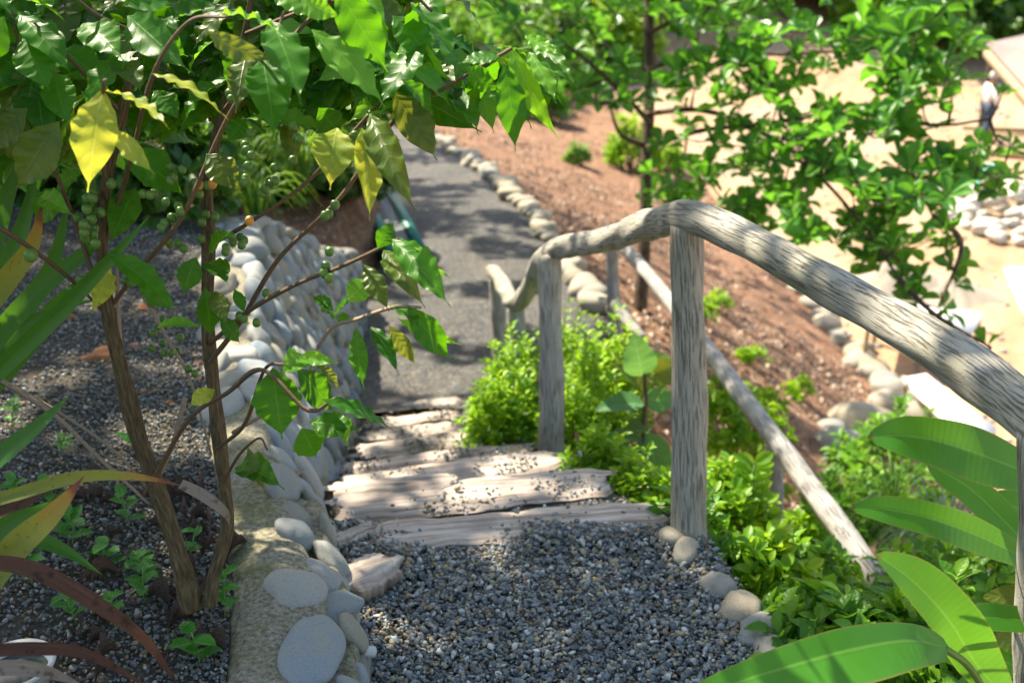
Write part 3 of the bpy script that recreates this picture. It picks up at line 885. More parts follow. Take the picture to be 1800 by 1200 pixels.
LIT = [  # sunlit spots seen in the photograph: point, radius
    (P(1505, 530, 2.05), -.03), (P(1560, 560, 2.0), -.03), (P(990, 430, 4.0), -.03), (P(1020, 425, 3.85), -.03), (P(870, 500, 5.9), .16), (P(900, 520, 5.3), .1),
    (G(880, 815, -.3), .0), (G(950, 825, -.3), .0), (G(800, 860, -.16), -.04), (G(760, 715, -1.1), .1), (P(850, 700, 4.8), .3), (P(930, 720, 4.7), .25), (P(1040, 700, 4.6), .28), (P(1080, 640, 5.1), .25), (P(870, 640, 5.2), .2),
    (P(560, 60, 1.6), .13), (P(640, 100, 1.62), .12), (P(700, 30, 1.68), .1), (P(770, 60, 1.72), .09), (P(520, 130, 1.58), .10), (P(940, 130, 1.68), .13), (P(1000, 120, 1.68), .06), (P(890, 170, 1.66), .05), (P(170, 230, 1.5), .09), (P(230, 200, 1.5), .06), (P(330, 170, 1.5), .07), (P(240, 270, 1.5), .05), (P(590, 270, 1.75), .06), (P(640, 290, 1.73), .06),
    (P(730, 470, 1.57), .07), (P(760, 580, 1.6), .06), (P(620, 510, 1.75), .05), (P(520, 640, 1.72), .05), (P(430, 70, 1.5), .07), (P(620, 730, 1.72), .05),
    (G(800, 465, -1.25), 0.40), (G(760, 440, -1.25), 0.35), (G(1010, 540, -1.2), 0.48), (G(1050, 500, -1.2), 0.40), (G(780, 460, -1.25), 0.38), (G(870, 355, -1.3), 0.38), (G(800, 300, -1.3), 0.40), (G(730, 290, -1.3), 0.40), (G(730, 660, -1.2), 0.30), (G(980, 480, -1.25), 0.40), (G(830, 250, -1.35), 0.50), (G(800, 540, -1.2), 0.30),
    (P(440, 500, 4.5), .12), (P(470, 450, 5.0), .12), (P(420, 600, 3.6), .08), (P(1310, 900, 3.9), .3), (P(1420, 1010, 3.3), .2), (P(1350, 980, 3.1), .12), (P(1290, 960, 3.3), .2), (P(1340, 880, 4.2), .3), (P(1600, 970, 1.7), .07), (P(1500, 1130, 1.6), .08), (P(1640, 1080, 1.72), .08),
    (P(440, 520, 4.2), .1)]
LP_ = np.array([q[0] for q in LIT]); LR = np.array([q[1] for q in LIT]) * .6


def in_sun(c, slack=0.0, far=.02):
    w = np.asarray(c) - LP_; along = w @ SUND
    dist = np.linalg.norm(w - along[:, None] * SUND, axis=1)
    return bool(np.any((dist < LR + slack) & (along > far)))


# ------------------------------------------------------------------ coffee shrubs
CT = [leaf_tpl('coffee', 34, 9, sag=rng.uniform(.04, .14), wave=rng.uniform(.02, .042), freq=rng.uniform(4.0, 5.6), fold=rng.uniform(.0, .2), tw=rng.uniform(-.4, .4)) for _ in range(14)]
# (base x, y, tip x, y, width px, class, depth, roll)
HERO = [
    (478, 38, 530, 186, 92, 'c', 1.55, 0), (462, 105, 482, 247, 92, 'c', 1.62, .2), (548, 52, 677, 188, 82, 'y0', 1.58, -.3), (590, -25, 682, 128, 88, 'c', 1.6, .1),
    (640, -40, 690, 88, 55, 'y0', 1.66, .5), (722, 5, 803, 108, 66, 'c', 1.7, .2), (690, 28, 762, 118, 80, 'c', 1.75, -.2), (745, -25, 792, 62, 50, 'c', 1.72, .3),
    (362, 54, 490, 108, 42, 'o', 1.5, .7), (383, 25, 505, 72, 38, 'y0', 1.52, .8), (182, 157, 154, 338, 88, 'Y', 1.5, 0), (184, 160, 299, 228, 42, 'Y', 1.5, .6),
    (268, 130, 402, 212, 46, 'Y', 1.5, .5), (198, 226, 272, 306, 40, 'Y', 1.5, .5), (592, 225, 580, 334, 82, 'Y', 1.75, .1), (636, 225, 650, 388, 62, 'Y', 1.72, -.2),
    (650, 200, 733, 378, 64, 'o', 1.7, .3), (690, 160, 768, 282, 78, 'o', 1.74, 0), (700, 148, 846, 232, 66, 'c', 1.78, .3), (792, 152, 842, 238, 60, 'c', 1.76, .2),
    (886, 112, 906, 266, 64, 'c', 1.66, .1), (895, 82, 982, 246, 54, 'y0', 1.7, .3), (930, 92, 978, 182, 52, 'y0', 1.74, -.2), (942, 72, 1018, 156, 46, 'c', 1.68, .3),
    (922, 62, 988, 98, 30, 'y0', 1.66, .6), (842, 148, 868, 234, 44, 'y0', 1.78, 0), (878, 100, 806, 112, 46, 'c', 1.66, .4), (820, 120, 880, 160, 50, 'c', 1.7, .8),
    (664, 436, 692, 388, 38, 'c', 1.6, .2), (688, 420, 792, 540, 62, 'c', 1.55, .1), (702, 418, 796, 490, 34, 'y0', 1.6, .6), (674, 440, 748, 542, 52, 'o', 1.62, .2),
    (640, 465, 684, 548, 46, 'o', 1.66, .1), (610, 530, 658, 490, 56, 'y0', 1.75, 0), (716, 538, 792, 634, 58, 'c', 1.6, -.1), (690, 535, 738, 578, 46, 'c', 1.65, .3),
    (700, 560, 812, 606, 30, 'y0', 1.62, .7), (626, 575, 640, 684, 36, 'c', 1.72, .4), (652, 572, 702, 660, 38, 'c', 1.7, .3), (684, 572, 732, 642, 34, 'o', 1.7, .3),
    (586, 548, 548, 520, 26, 'c', 1.78, .2), (588, 550, 622, 524, 28, 'c', 1.8, .2), (585, 562, 560, 548, 24, 'c', 1.8, .2), (592, 562, 616, 556, 24, 'c', 1.8, 0),
    (480, 646, 496, 772, 98, 'c', 1.75, 0), (534, 626, 492, 662, 52, 'y0', 1.7, .2), (530, 624, 598, 638, 30, 'y0', 1.72, .4), (522, 648, 586, 724, 66, 'c', 1.76, .1),
    (555, 640, 598, 684, 28, 'o', 1.78, .3), (566, 702, 694, 758, 48, 'c', 1.7, .2), (544, 742, 634, 756, 60, 'c', 1.78, .1), (530, 752, 556, 804, 66, 'c', 1.8, .1),
    (600, 748, 612, 788, 40, 'y0', 1.8, 0), (418, 818, 500, 860, 60, 'c', 1.9, .1), (436, 786, 466, 864, 28, 'o', 1.88, .3), (368, 444, 410, 404, 38, 'c', 1.85, 0),
    (345, 452, 322, 518, 50, 'c', 1.85, 0), (372, 458, 402, 502, 50, 'c', 1.85, .1), (360, 505, 370, 592, 50, 'c', 1.88, .1), (378, 512, 398, 572, 40, 'o', 1.9, 0),
    (190, 444, 314, 548, 58, 'c', 1.8, .4), (242, 490, 306, 546, 40, 'c', 1.85, .5), (352, 576, 268, 580, 28, 'y0', 1.85, .5), (192, 468, 160, 552, 48, 'Y', 1.9, .1),
    (378, 684, 332, 716, 38, 'Y', 1.9, .1), (386, 558, 422, 604, 40, 'c', 1.9, .2), (412, 508, 430, 552, 26, 'c', 1.9, .3), (104, 214, 28, 334, 92, 'o', 1.7, 0),
    (48, 190, -20, 268, 70, 'o', 1.75, .1), (362, 270, 424, 340, 68, 'o', 1.75, 0), (212, 270, 324, 346, 96, 'c', 1.85, .2), (238, 330, 192, 432, 62, 'c', 1.9, 0),
    (40, 68, 88, 162, 80, 'c', 1.7, 0), (8, 30, -30, 110, 80, 'c', 1.65, 0), (60, 130, 46, 220, 70, 'c', 1.75, 0), (145, 42, 218, 108, 80, 'c', 1.72, .2), (110, 88, 188, 152, 78, 'c', 1.78, .2),
    (225, 28, 336, 128, 80, 'c', 1.7, .2), (216, 10, 302, 8, 60, 'c', 1.68, .3), (95, 130, 120, 222, 70, 'c', 1.7, 0), (255, 55, 330, 100, 60, 'c', 1.75, .2), (205, 95, 250, 165, 60, 'o', 1.74, .1),
    (440, 80, 400, 160, 60, 'c', 1.8, .2), (430, 210, 400, 250, 50, 'c', 1.9, .1), (500, 215, 520, 300, 40, 'o', 1.9, .2), (560, 190, 600, 240, 60, 'c', 1.85, .1), (270, 160, 316, 212, 54, 'c', 1.85, 0),
    (530, 0, 600, 30, 50, 'y0', 1.6, .5), (470, -20, 560, 40, 60, 'y0', 1.62, .5), (620, 60, 720, 120, 60, 'c', 1.75, .4), (120, 330, 60, 400, 60, 'c', 1.95, 0), (100, 330, 150, 300, 40, 'c', 1.9, .2), (70, 345, 130, 380, 45, 'young', 1.9, .3),
    (640, 140, 700, 200, 60, 'c', 1.8, .2), (775, 60, 845, 110, 40, 'c', 1.75, .5), (760, 120, 800, 180, 50, 'o', 1.8, .2),
]
stems = {
    1: thing('coffee_shrub', 'coffee shrub with the gnarled brown stem leaning left and pale yellow hanging leaves', 'shrub', P(333, 1045, 2.16)),
    2: thing('coffee_shrub', 'coffee shrub with the straighter stem nearer the stone wall, leaves overhanging the steps', 'shrub', P(376, 1032, 2.16)),
}
T1 = [(338, 1070, 2.18, .021), (318, 985, 2.15, .020), (283, 880, 2.12, .0185), (240, 760, 2.08, .017), (214, 660, 2.04, .0165), (193, 560, 2.0, .0155), (180, 440, 1.95, .014), (186, 330, 1.9, .012), (215, 200, 1.85, .009), (240, 60, 1.8, .006), (250, -60, 1.78, .004)]
T2 = [(368, 1060, 2.18, .018), (376, 1010, 2.16, .0165), (400, 915, 2.14, .0155), (388, 800, 2.11, .015), (374, 680, 2.08, .0145), (364, 560, 2.05, .0135), (368, 430, 2.0, .0125), (366, 330, 1.96, .011), (390, 200, 1.9, .008), (430, 60, 1.84, .006), (450, -70, 1.8, .004)]
for k, T in ((1, T1), (2, T2)):
    build('trunk', [tube([P(*q[:3]) for q in T], [q[3] * .86 for q in T], 130, 18, .2)], MAT['bark'], stems[k])
TW = [  # twig polylines: owner, points, radius, material
    (2, [(362, 645, 2.07), (420, 570, 1.98), (490, 455, 1.88), (600, 345, 1.8), (690, 215, 1.76), (790, 150, 1.72), (900, 85, 1.68)], .0052, 'twig'),
    (2, [(368, 605, 2.06), (440, 545, 1.9), (520, 500, 1.78), (600, 468, 1.68), (664, 438, 1.6), (700, 420, 1.58)], .0046, 'twig'),
    (2, [(372, 430, 2.0), (440, 390, 1.9), (540, 320, 1.85), (650, 200, 1.8), (720, 130, 1.76)], .0045, 'twig'),
    (2, [(380, 790, 2.1), (430, 745, 1.98), (465, 650, 1.8), (500, 640, 1.76), (560, 635, 1.74)], .004, 'twig'),
    (2, [(560, 610, 1.9), (585, 575, 1.84), (630, 560, 1.74), (690, 540, 1.64), (740, 540, 1.6)], .004, 'greytwig'),
    (2, [(410, 760, 2.08), (520, 690, 1.95), (560, 610, 1.9)], .0042, 'greytwig'),
    (1, [(255, 870, 2.12), (330, 740, 2.0), (400, 690, 1.9), (462, 650, 1.78), (540, 720, 1.74), (590, 700, 1.72)], .0052, 'twig'),
    (2, [(392, 850, 2.12), (420, 800, 2.0), (455, 770, 1.92), (470, 790, 1.9)], .003, 'twig'),
    (1, [(190, 545, 2.0), (240, 480, 1.92), (320, 380, 1.84), (410, 190, 1.78), (520, 60, 1.66), (600, -20, 1.62)], .005, 'twig'),
    (1, [(-40, 375, 1.8), (60, 440, 1.86), (140, 505, 1.95), (190, 560, 2.0)], .0045, 'twig'),
    (1, [(183, 430, 1.95), (225, 300, 1.85), (268, 135, 1.6), (330, 40, 1.55), (400, 30, 1.52)], .004, 'twig'),
    (1, [(186, 350, 1.9), (180, 250, 1.7), (182, 155, 1.5), (186, 140, 1.5)], .004, 'twig'),
    (1, [(192, 560, 2.0), (120, 360, 1.9), (60, 200, 1.78), (20, 20, 1.72)], .0045, 'twig'),
    (1, [(215, 200, 1.85), (120, 100, 1.75), (60, 40, 1.7)], .004, 'twig'),
    (1, [(240, 60, 1.8), (160, 20, 1.74), (100, -40, 1.72)], .004, 'twig'),
    (2, [(390, 200, 1.9), (470, 90, 1.6), (500, 20, 1.58)], .004, 'twig'),
    (2, [(430, 60, 1.84), (560, 10, 1.64), (700, -20, 1.7), (760, 20, 1.7)], .004, 'twig'),
    (1, [(-30, 650, 2.0), (90, 725, 2.06), (170, 800, 2.1), (262, 885, 2.12)], .0055, 'greytwig'),
    (1, [(-20, 655, 2.05), (120, 735, 2.1), (220, 810, 2.12), (300, 920, 2.16)], .0042, 'greytwig'),
    (2, [(252, 520, 2.1), (300, 605, 2.12), (335, 670, 2.14), (372, 800, 2.14)], .004, 'greytwig'),
    (2, [(325, 700, 2.06), (300, 790, 2.1), (270, 860, 2.14)], .0055, 'greytwig'),
    (1, [(213, 640, 2.03), (208, 560, 2.0), (205, 470, 1.97)], .006, 'greytwig'),
]
for own, pts, r, m in TW:
    build('branch', [tube([P(*q) for q in pts], np.linspace(r, r * .55, len(pts)), len(pts) * 7, 8, .12)], MAT[m], stems[own])

def leaf_axes(b, t, roll, lift=.45):
    D = nrm(t - b); mid = (b + t) / 2
    N = nrm(CAM - mid) + np.array([0, 0, lift])
    N = nrm(N - D * (N @ D)); X = np.cross(D, N)
    return D, N * math.cos(roll) + X * math.sin(roll)


parts = {1: [], 2: []}; young = {1: [], 2: []}; olive = {1: [], 2: []}
for (bx, by, tx, ty, w, cl, d, roll) in HERO:
    b, t = P(bx, by, d + rng.uniform(-.03, .05)), P(tx, ty, d - rng.uniform(-.06, .08))
    D, N = leaf_axes(b, t, roll * rng.choice([-1, 1]) + rng.normal(0, .12))
    L = np.linalg.norm(t - b); w = w * .88
    own = 1 if bx < 345 or (by < 80 and bx < 420) else 2
    sc_ = scatter(CT, b, D, N, L, w / F * d * .5)
    if cl == 'Y': build('yellow_leaf', sc_, MAT['yellow'], stems[own])
    elif cl == 'o': olive[own] += sc_
    elif cl in ('y0', 'young'): young[own] += sc_
    else: parts[own] += sc_

# further leaves: opposite pairs hanging from points spread through both crowns
def fill(n, xr_, yr_, dr, own, accept=None, bright=.12):
    for _ in range(n):
        for _t in range(30):
            px, py, d = rng.uniform(*xr_), rng.uniform(*yr_), rng.uniform(*dr)
            if accept is None or accept(px, py): break
        b = P(px, py, d)
        az = rng.uniform(0, 6.28)
        for s_ in (0, math.pi):
            h = np.array([math.cos(az + s_), math.sin(az + s_), 0])
            D = nrm(h * rng.uniform(.5, 1) + np.array([0, 0, -rng.uniform(.2, 1.0)]) - FW * .15)
            N = nrm(np.array([0, 0, 1.0]) - FW * .5 + rng.normal(0, .3, 3))
            L = rng.uniform(.09, .16); W = L * rng.uniform(.16, .22)
            e = proj(b + D * L)[0]
            if not (accept is None or accept(e[0], e[1])): continue
            if in_sun(b + D * L * .5, .06, .06): continue
            q = rng.random()
            (young if q < bright else olive if q < bright + .1 else parts)[own].extend(scatter(CT, b, D, N, L, W))


def in_mass(px, py):
    lim = np.interp(px, [-200, 0, 120, 180, 300, 420, 520, 600, 690, 740, 800], [380, 365, 270, 170, 240, 210, 200, 235, 180, 110, 60])
    return py < lim
fill(230, (-150, 440), (-160, 330), (1.72, 2.5), 1, in_mass, .08)
fill(190, (380, 790), (-160, 210), (1.68, 2.4), 2, in_mass, .3)
fill(120, (-40, 440), (60, 360), (2.1, 2.9), 1, lambda x, y: y < np.interp(x, [-100, 100, 250, 440], [400, 330, 300, 250]), .02)
def in_spray(px, py):
    return np.interp(px, [690, 800, 1000], [40, 66, 80]) < py < np.interp(px, [690, 760, 850, 930, 985, 1015], [250, 240, 215, 235, 200, 150]) and px < 1010
fill(44, (690, 985), (60, 170), (1.66, 1.95), 2, in_spray, .4)
fill(90, (-20, 430), (-20, 250), (1.9, 2.5), 1, in_mass, .03)
fill(110, (380, 720), (20, 230), (1.8, 2.4), 2, lambda x, y: y < np.interp(x, [380, 560, 720], [250, 240, 260]), .05)
fill(26, (-260, 60), (-100, 330), (1.6, 2.3), 1, in_mass)
fill(60, (-300, 760), (-420, -110), (1.6, 2.3), 1, None, .1)
for k in (1, 2):
    build('foliage', parts[k], MAT['coffee'], stems[k])
    build('young_foliage', young[k], MAT['young'], stems[k])
    build('olive_foliage', olive[k], MAT['olive'], stems[k])


def berries(px, py, d, n, own, r=.0085, mat='berry', spread=26):
    out = []; n = n if n == 1 else max(int(n * .7), 4); r *= .86 if n > 1 else 1
    for _ in range(n):
        c = P(px + rng.normal(0, spread * .45), py + rng.normal(0, spread * .6), d + rng.normal(0, .012))
        out.append(stone(c, (r, r, r * 1.15), base=ICO2, lump=.03))
    build('berry_cluster', out, MAT[mat], stems[own])


for a in [(163, 352, 1.86, 9, 1, .0098), (160, 385, 1.86, 8, 1, .0098), (160, 412, 1.88, 6, 1, .0095), (55, 433, 1.85, 1, 1, .0105), (135, 500, 1.93, 5, 1, .009), (225, 490, 1.92, 4, 1), (300, 312, 1.86, 7, 1), (306, 372, 1.84, 7, 1), (288, 392, 1.86, 5, 1), (255, 320, 1.86, 3, 1), (402, 172, 1.78, 7, 2), (430, 255, 1.82, 6, 2),
          (440, 290, 1.82, 6, 2), (472, 330, 1.86, 6, 2), (492, 318, 1.88, 5, 2), (350, 345, 1.92, 4, 2), (365, 385, 1.94, 5, 2), (300, 425, 1.92, 4, 2), (408, 420, 1.94, 4, 2), (418, 425, 1.92, 3, 2), (578, 484, 1.7, 5, 2), (582, 355, 1.8, 5, 2), (440, 548, 1.9, 3, 2), (460, 132, 1.75, 3, 2), (520, 235, 1.8, 4, 2), (605, 250, 1.8, 4, 2), (652, 292, 1.78, 3, 2), (265, 525, 2.1, 3, 2), (276, 570, 2.12, 3, 2), (295, 602, 2.12, 3, 2), (330, 645, 2.14, 3, 2)]:
    berries(*a)
for (px, py, d, own) in [(350, 324, 1.9, 2), (372, 322, 1.9, 2), (440, 388, 1.9, 2)]:
    berries(px, py, d, 1, own, .0078, 'ripe', 2)

# ------------------------------------------------------------------ strap-leaved plants at the left
def blade(pts, w, parent=None, mat='strap', name='leaf', fold=.25, nv=26, taper='blade', roll=0.0):
    C = spline([P(*q) for q in pts], nv); t = np.linspace(0, 1, nv); u = np.linspace(-1, 1, 7)
    T = nrm(np.gradient(C, axis=0))
    N = nrm(nrm(CAM - C) + np.array([0, 0, .5])); N = nrm(N - T * np.sum(N * T, 1, keepdims=True)); X = np.cross(T, N)
    N, X = N * math.cos(roll) + X * math.sin(roll), X * math.cos(roll) - N * math.sin(roll)
    d = np.array([q[2] for q in pts]).mean()
    hw = w / F * d * .5 * np.clip(1 - t ** 2.6, .02, 1) * (.8 + .2 * np.sin(np.pi * t))
    V = C[:, None] + X[:, None] * (u[None, :, None] * hw[:, None, None]) + N[:, None] * (np.abs(u)[None, :, None] * fold * hw[:, None, None])
    UV = np.stack([np.broadcast_to(u[None] * .5 + .5, (nv, 7)), np.broadcast_to(t[:, None], (nv, 7))], -1).reshape(-1, 2)
    return build(name, [(V.reshape(-1, 3), grid_faces(nv, 7), UV)], MAT[mat], parent)


sp1 = thing('strap_leaf_plant', 'dark green strap-leaved plant spreading from the left edge behind the coffee stems', 'plant', on_ground(-60, 760))
for pts, w, m in [([(-140, 800, 1.95), (-20, 670, 1.9), (110, 545, 1.85), (200, 450, 1.8), (262, 380, 1.78)], 36, 'strap'),
                  ([(-120, 760, 2.0), (-10, 600, 1.95), (80, 500, 1.95), (165, 430, 1.95), (235, 330, 1.95)], 40, 'strap'),
                  ([(-100, 740, 2.1), (-10, 520, 2.1), (40, 400, 2.1), (70, 270, 2.1)], 44, 'strap'),
                  ([(-90, 740, 2.1), (30, 560, 2.1), (90, 470, 2.1), (125, 330, 2.1)], 42, 'strap'),
                  ([(-90, 730, 2.0), (-30, 480, 2.0), (10, 350, 2.0), (50, 250, 2.0)], 44, 'strap'),
                  ([(-60, 730, 2.2), (50, 600, 2.2), (120, 520, 2.2), (180, 470, 2.2)], 44, 'strap'),
                  ([(-80, 740, 2.05), (0, 620, 2.05), (60, 560, 2.05), (190, 520, 2.05)], 24, 'strap'),
                  ([(-120, 660, 1.9), (0, 505, 1.9), (55, 430, 1.9), (75, 352, 1.9)], 44, 'yellowing'),
                  ([(-110, 900, 1.9), (-10, 812, 1.86), (60, 755, 1.85), (126, 692, 1.85)], 44, 'strap'),
                  ([(-140, 700, 1.85), (-60, 500, 1.85), (-30, 380, 1.85), (-10, 300, 1.85)], 36, 'strap')]:
    blade(pts, w, sp1, m, roll=rng.normal(0, .25))
sp2 = thing('strap_leaf_plant', 'withered strap-leaved plant at the lower left with yellow and brown arching blades', 'plant', on_ground(-40, 1120, 1.0))
for pts, w, m in [([(-60, 1075, 1.6), (20, 970, 1.6), (90, 905, 1.6), (148, 836, 1.62)], 56, 'yellowing'),
                  ([(-80, 900, 1.75), (30, 868, 1.75), (140, 838, 1.75), (240, 838, 1.75), (330, 855, 1.75)], 26, 'yellowing'),
                  ([(318, 850, 1.75), (360, 872, 1.75), (395, 900, 1.76), (404, 922, 1.78)], 22, 'drygrey'),
                  ([(-40, 985, 1.55), (60, 1002, 1.55), (170, 1062, 1.56), (260, 1130, 1.6), (325, 1225, 1.65)], 32, 'dry'),
                  ([(-60, 1148, 1.55), (60, 1140, 1.55), (160, 1152, 1.56), (290, 1225, 1.6)], 26, 'dry'),
                  ([(-60, 1175, 1.5), (60, 1176, 1.5), (150, 1205, 1.52)], 30, 'drygrey'),
                  ([(-80, 950, 1.8), (20, 895, 1.8), (80, 860, 1.8), (130, 850, 1.8)], 30, 'dry'),
                  ([(-90, 1010, 1.7), (0, 930, 1.7), (60, 900, 1.7), (120, 870, 1.72)], 34, 'strap'),
                  ([(-80, 960, 1.9), (40, 945, 1.9), (110, 965, 1.9), (180, 1010, 1.9)], 34, 'strap')]:
    blade(pts, w, sp2, m, roll=rng.normal(0, .2))

# basin half hidden at the lower left
bc = on_ground(30, 1195, 1.2) - np.array([0, 0, .03])
bs = thing('plastic_basin', 'round white plastic basin of water lying on the bed gravel', 'basin', bc)
prof = [(.0, .01), (.05, .012), (.058, .035), (.062, .055), (.074, .06), (.075, .056), (.065, .05), (.058, .0), (.0, .0)]
a = np.linspace(0, 2 * np.pi, 41)
Vb = np.array([[(r * math.cos(q), r * math.sin(q), z) for q in a] for r, z in prof]) + bc + np.array([0, 0, .01])
build('bowl', [(Vb.reshape(-1, 3), grid_faces(len(prof), 41))], MAT['plasticwhite'], bs)
s_ = NT('dark_water')
MAT['water'] = s_.done((.02, .03, .03), .05, None, .6)
rr = np.linspace(0, .0585, 4)
Vw = np.array([[(r * math.cos(q), r * math.sin(q), .037) for q in a] for r in rr]) + bc + np.array([0, 0, .012])
build('water_surface', [(Vw.reshape(-1, 3), grid_faces(4, 41))], MAT['water'], bs)

# ------------------------------------------------------------------ weeds and dead leaves on the bed
OV = [leaf_tpl('oval', 9, 5, sag=rng.uniform(.02, .1), wave=.012, freq=3, fold=.2) for _ in range(5)]
WE = [(125, 960, 8, .05, 'broad dark leafed weed below the yellow blade'), (205, 1112, 9, .032, 'small rosette weed on gravel in front of the brown blade'), (135, 1095, 9, .03, 'low leafy weed beside the white basin'), (350, 1170, 7, .045, 'weed with round leaves at the foot of the stone wall top'), (395, 1085, 9, .034, 'thin-stemmed weed leaning over the wall mortar'), (262, 1015, 9, .036, 'weed growing right against the left coffee stem'), (100, 885, 8, .04, 'weed under the long yellowing blade'),
      (230, 930, 8, .036, 'spiky green weed left of the coffee stem base'), (330, 985, 5, .03, 'tiny seedling between the two coffee stems'), (30, 870, 8, .034, 'fine leaved weed at the left edge of the bed'), (430, 960, 4, .02, 'tiny seedling on the mossy wall mortar'), (115, 800, 10, .026, 'feathery weed on gravel under the grey twigs'), (20, 760, 9, .03, 'yellow-green weed beside the dark strap blade'), (235, 790, 6, .036, 'broad weed behind the left coffee stem'), (420, 790, 4, .03, 'small weed on the wall edge by the right coffee stem'),
      (60, 1030, 8, .038, 'weed with narrow leaves above the white basin'), (190, 1010, 8, .04, 'weed with hanging leaves in the shade of the yellow blade'), (255, 1060, 7, .033, 'low weed just below the left coffee stem')]
for px, py, n, L, lab in WE:
    b = on_ground(px, py, 1.0)
    w = thing('weed', lab, 'weed', b, 'weeds on the planted bed')
    hgt = rng.uniform(.05, .10); O, D, N = [], [], []
    top = b + np.array([rng.normal(0, .015), rng.normal(0, .015), hgt])
    for k in range(n):
        f = .25 + .75 * k / n; az = k * 2.4 + rng.uniform(0, .5)
        O.append(b * (1 - f) + top * f); h = np.array([math.cos(az), math.sin(az), rng.uniform(.05, .5)]); D.append(h); N.append([0, 0, 1.0])
    build('stem', [tube([b - [0, 0, .01], (b + top) / 2 + rng.normal(0, .004, 3), top], .0018, 8, 6)], MAT['greenstem'], w)
    build('leaves', scatter(OV, np.array(O), np.array(D), np.array(N), L * rng.uniform(.9, 1.4, n), L * .36), MAT['weed'], w)
CUR = [leaf_tpl('oval', 11, 7, sag=rng.uniform(.2, .4), wave=.06, freq=2.5, fold=rng.uniform(.8, 1.6), tw=rng.uniform(-1.5, 1.5)) for _ in range(6)]
DL = [(335, 925), (350, 890), (440, 905), (425, 915), (395, 1000), (330, 950), (180, 880), (215, 900), (140, 900), (345, 1010), (400, 985), (290, 860), (345, 860), (360, 955), (420, 1180), (400, 1150), (340, 1095), (160, 1140), (120, 1170), (80, 915), (310, 880), (250, 880), (375, 1075), (430, 880)]
DL += [(rng.uniform(130, 470), rng.uniform(850, 1190)) for _ in range(34)]
for k, (px, py) in enumerate(DL):
    if k >= 24 and wall_pixel(px, py)[1] < 36 and px > 400: continue
    b = on_ground(px, py, 1.0) + np.array([0, 0, .008])
    az = rng.uniform(0, 6.28); D = np.array([math.cos(az), math.sin(az), .15]); L = rng.uniform(.035, .068)
    o = build('dead_leaf', scatter(CUR, b, D, [0, 0, 1.0], L, L * .34), MAT['dead'], origin=b)
    tag(o, 'curled dark brown dead leaf lying on the bed around the coffee stems', 'leaf', 'dead leaves around the coffee stems')

# ------------------------------------------------------------------ broad-leaved plant at the right
BT = [leaf_tpl('banana', 30, 11, sag=.0, wave=.012, freq=3, fold=.25) for _ in range(3)]
bp = thing('broad_leaf_plant', 'broad-leaved tropical plant with long glossy leaves beside the near rail post', 'plant', P(1790, 1330, 1.95))
def bleaf(pts, wu, wl, parent, mat='broad', name='leaf', fold=.12, petiole=None, tilt=0.0):
    """pts run base to tip along the midrib; wu, wl half widths in px on either side"""
    nv, nu = 34, 13
    C = spline([P(*q) for q in pts], nv); t = np.linspace(0, 1, nv); u = np.linspace(-1, 1, nu)
    T = nrm(np.gradient(C, axis=0))
    N = nrm(nrm(CAM - C) + np.array([0, 0, .25])); N = nrm(N - T * np.sum(N * T, 1, keepdims=True)); X = np.cross(T, N)
    d = np.array([q[2] for q in pts]).mean()
    env = np.clip(np.sin(np.pi * np.clip(t, 0, 1) ** .82), 0, 1) ** .55
    env = np.maximum(env, .02)
    hw = np.where(u[None] > 0, wu, wl) / F * d * env[:, None] * (1 + .03 * np.sin(t * 14 + rng.uniform(0, 6)))[:, None]
    lift = fold * np.abs(u)[None] * hw + tilt * u[None] * hw + .02 * hw * np.sin(t * 17)[:, None] * np.abs(u)[None]
    V = C[:, None] + X[:, None] * (u[None] * hw)[..., None] + N[:, None] * lift[..., None]
    UV = np.stack([np.broadcast_to(u[None] * .5 + .5, (nv, nu)), np.broadcast_to(t[:, None], (nv, nu))], -1).reshape(-1, 2)
    o = build(name, [(V.reshape(-1, 3), grid_faces(nv, nu), UV)], MAT[mat], parent)
    if petiole: build('petiole', [tube([P(*q) for q in petiole], .006, 20, 8)], MAT['greenstem'], o)
    return o


bleaf([(1668, 1138, 1.7), (1600, 1125, 1.66), (1500, 1140, 1.6), (1380, 1172, 1.56), (1290, 1200, 1.54), (1180, 1235, 1.52)], 38, 62, bp, petiole=[(1660, 1138, 1.7), (1710, 1180, 1.74), (1770, 1290, 1.85)])
bleaf([(1775, 1235, 1.8), (1715, 1165, 1.76), (1668, 1090, 1.72), (1606, 1022, 1.7), (1540, 974, 1.68)], 54, 36, bp, petiole=[(1755, 1230, 1.8), (1775, 1270, 1.85), (1790, 1330, 1.92)])
bleaf([(1830, 995, 1.9), (1740, 950, 1.86), (1650, 915, 1.82), (1560, 895, 1.8), (1496, 893, 1.78)], 30, 34, bp, petiole=[(1825, 990, 1.9), (1835, 1100, 1.92), (1800, 1330, 1.95)])
bleaf([(1850, 850, 1.85), (1760, 812, 1.82), (1670, 780, 1.8), (1590, 765, 1.78), (1526, 768, 1.76)], 42, 52, bp, petiole=[(1845, 848, 1.85), (1860, 1000, 1.9), (1805, 1330, 1.95)])
bleaf([(1830, 985, 2.0), (1770, 920, 2.0), (1710, 862, 2.0), (1660, 830, 2.0), (1630, 815, 2.0)], 28, 30, bp, petiole=[(1825, 980, 2.0), (1830, 1100, 1.98), (1800, 1330, 1.95)])
bleaf([(1850, 930, 2.05), (1810, 905, 2.05), (1770, 885, 2.05), (1735, 878, 2.05)], 30, 30, bp)
bleaf([(1840, 1095, 1.8), (1780, 1088, 1.78), (1720, 1085, 1.76), (1656, 1092, 1.75)], 26, 24, bp, 'broad', petiole=[(1835, 1095, 1.8), (1840, 1200, 1.85), (1800, 1330, 1.95)])
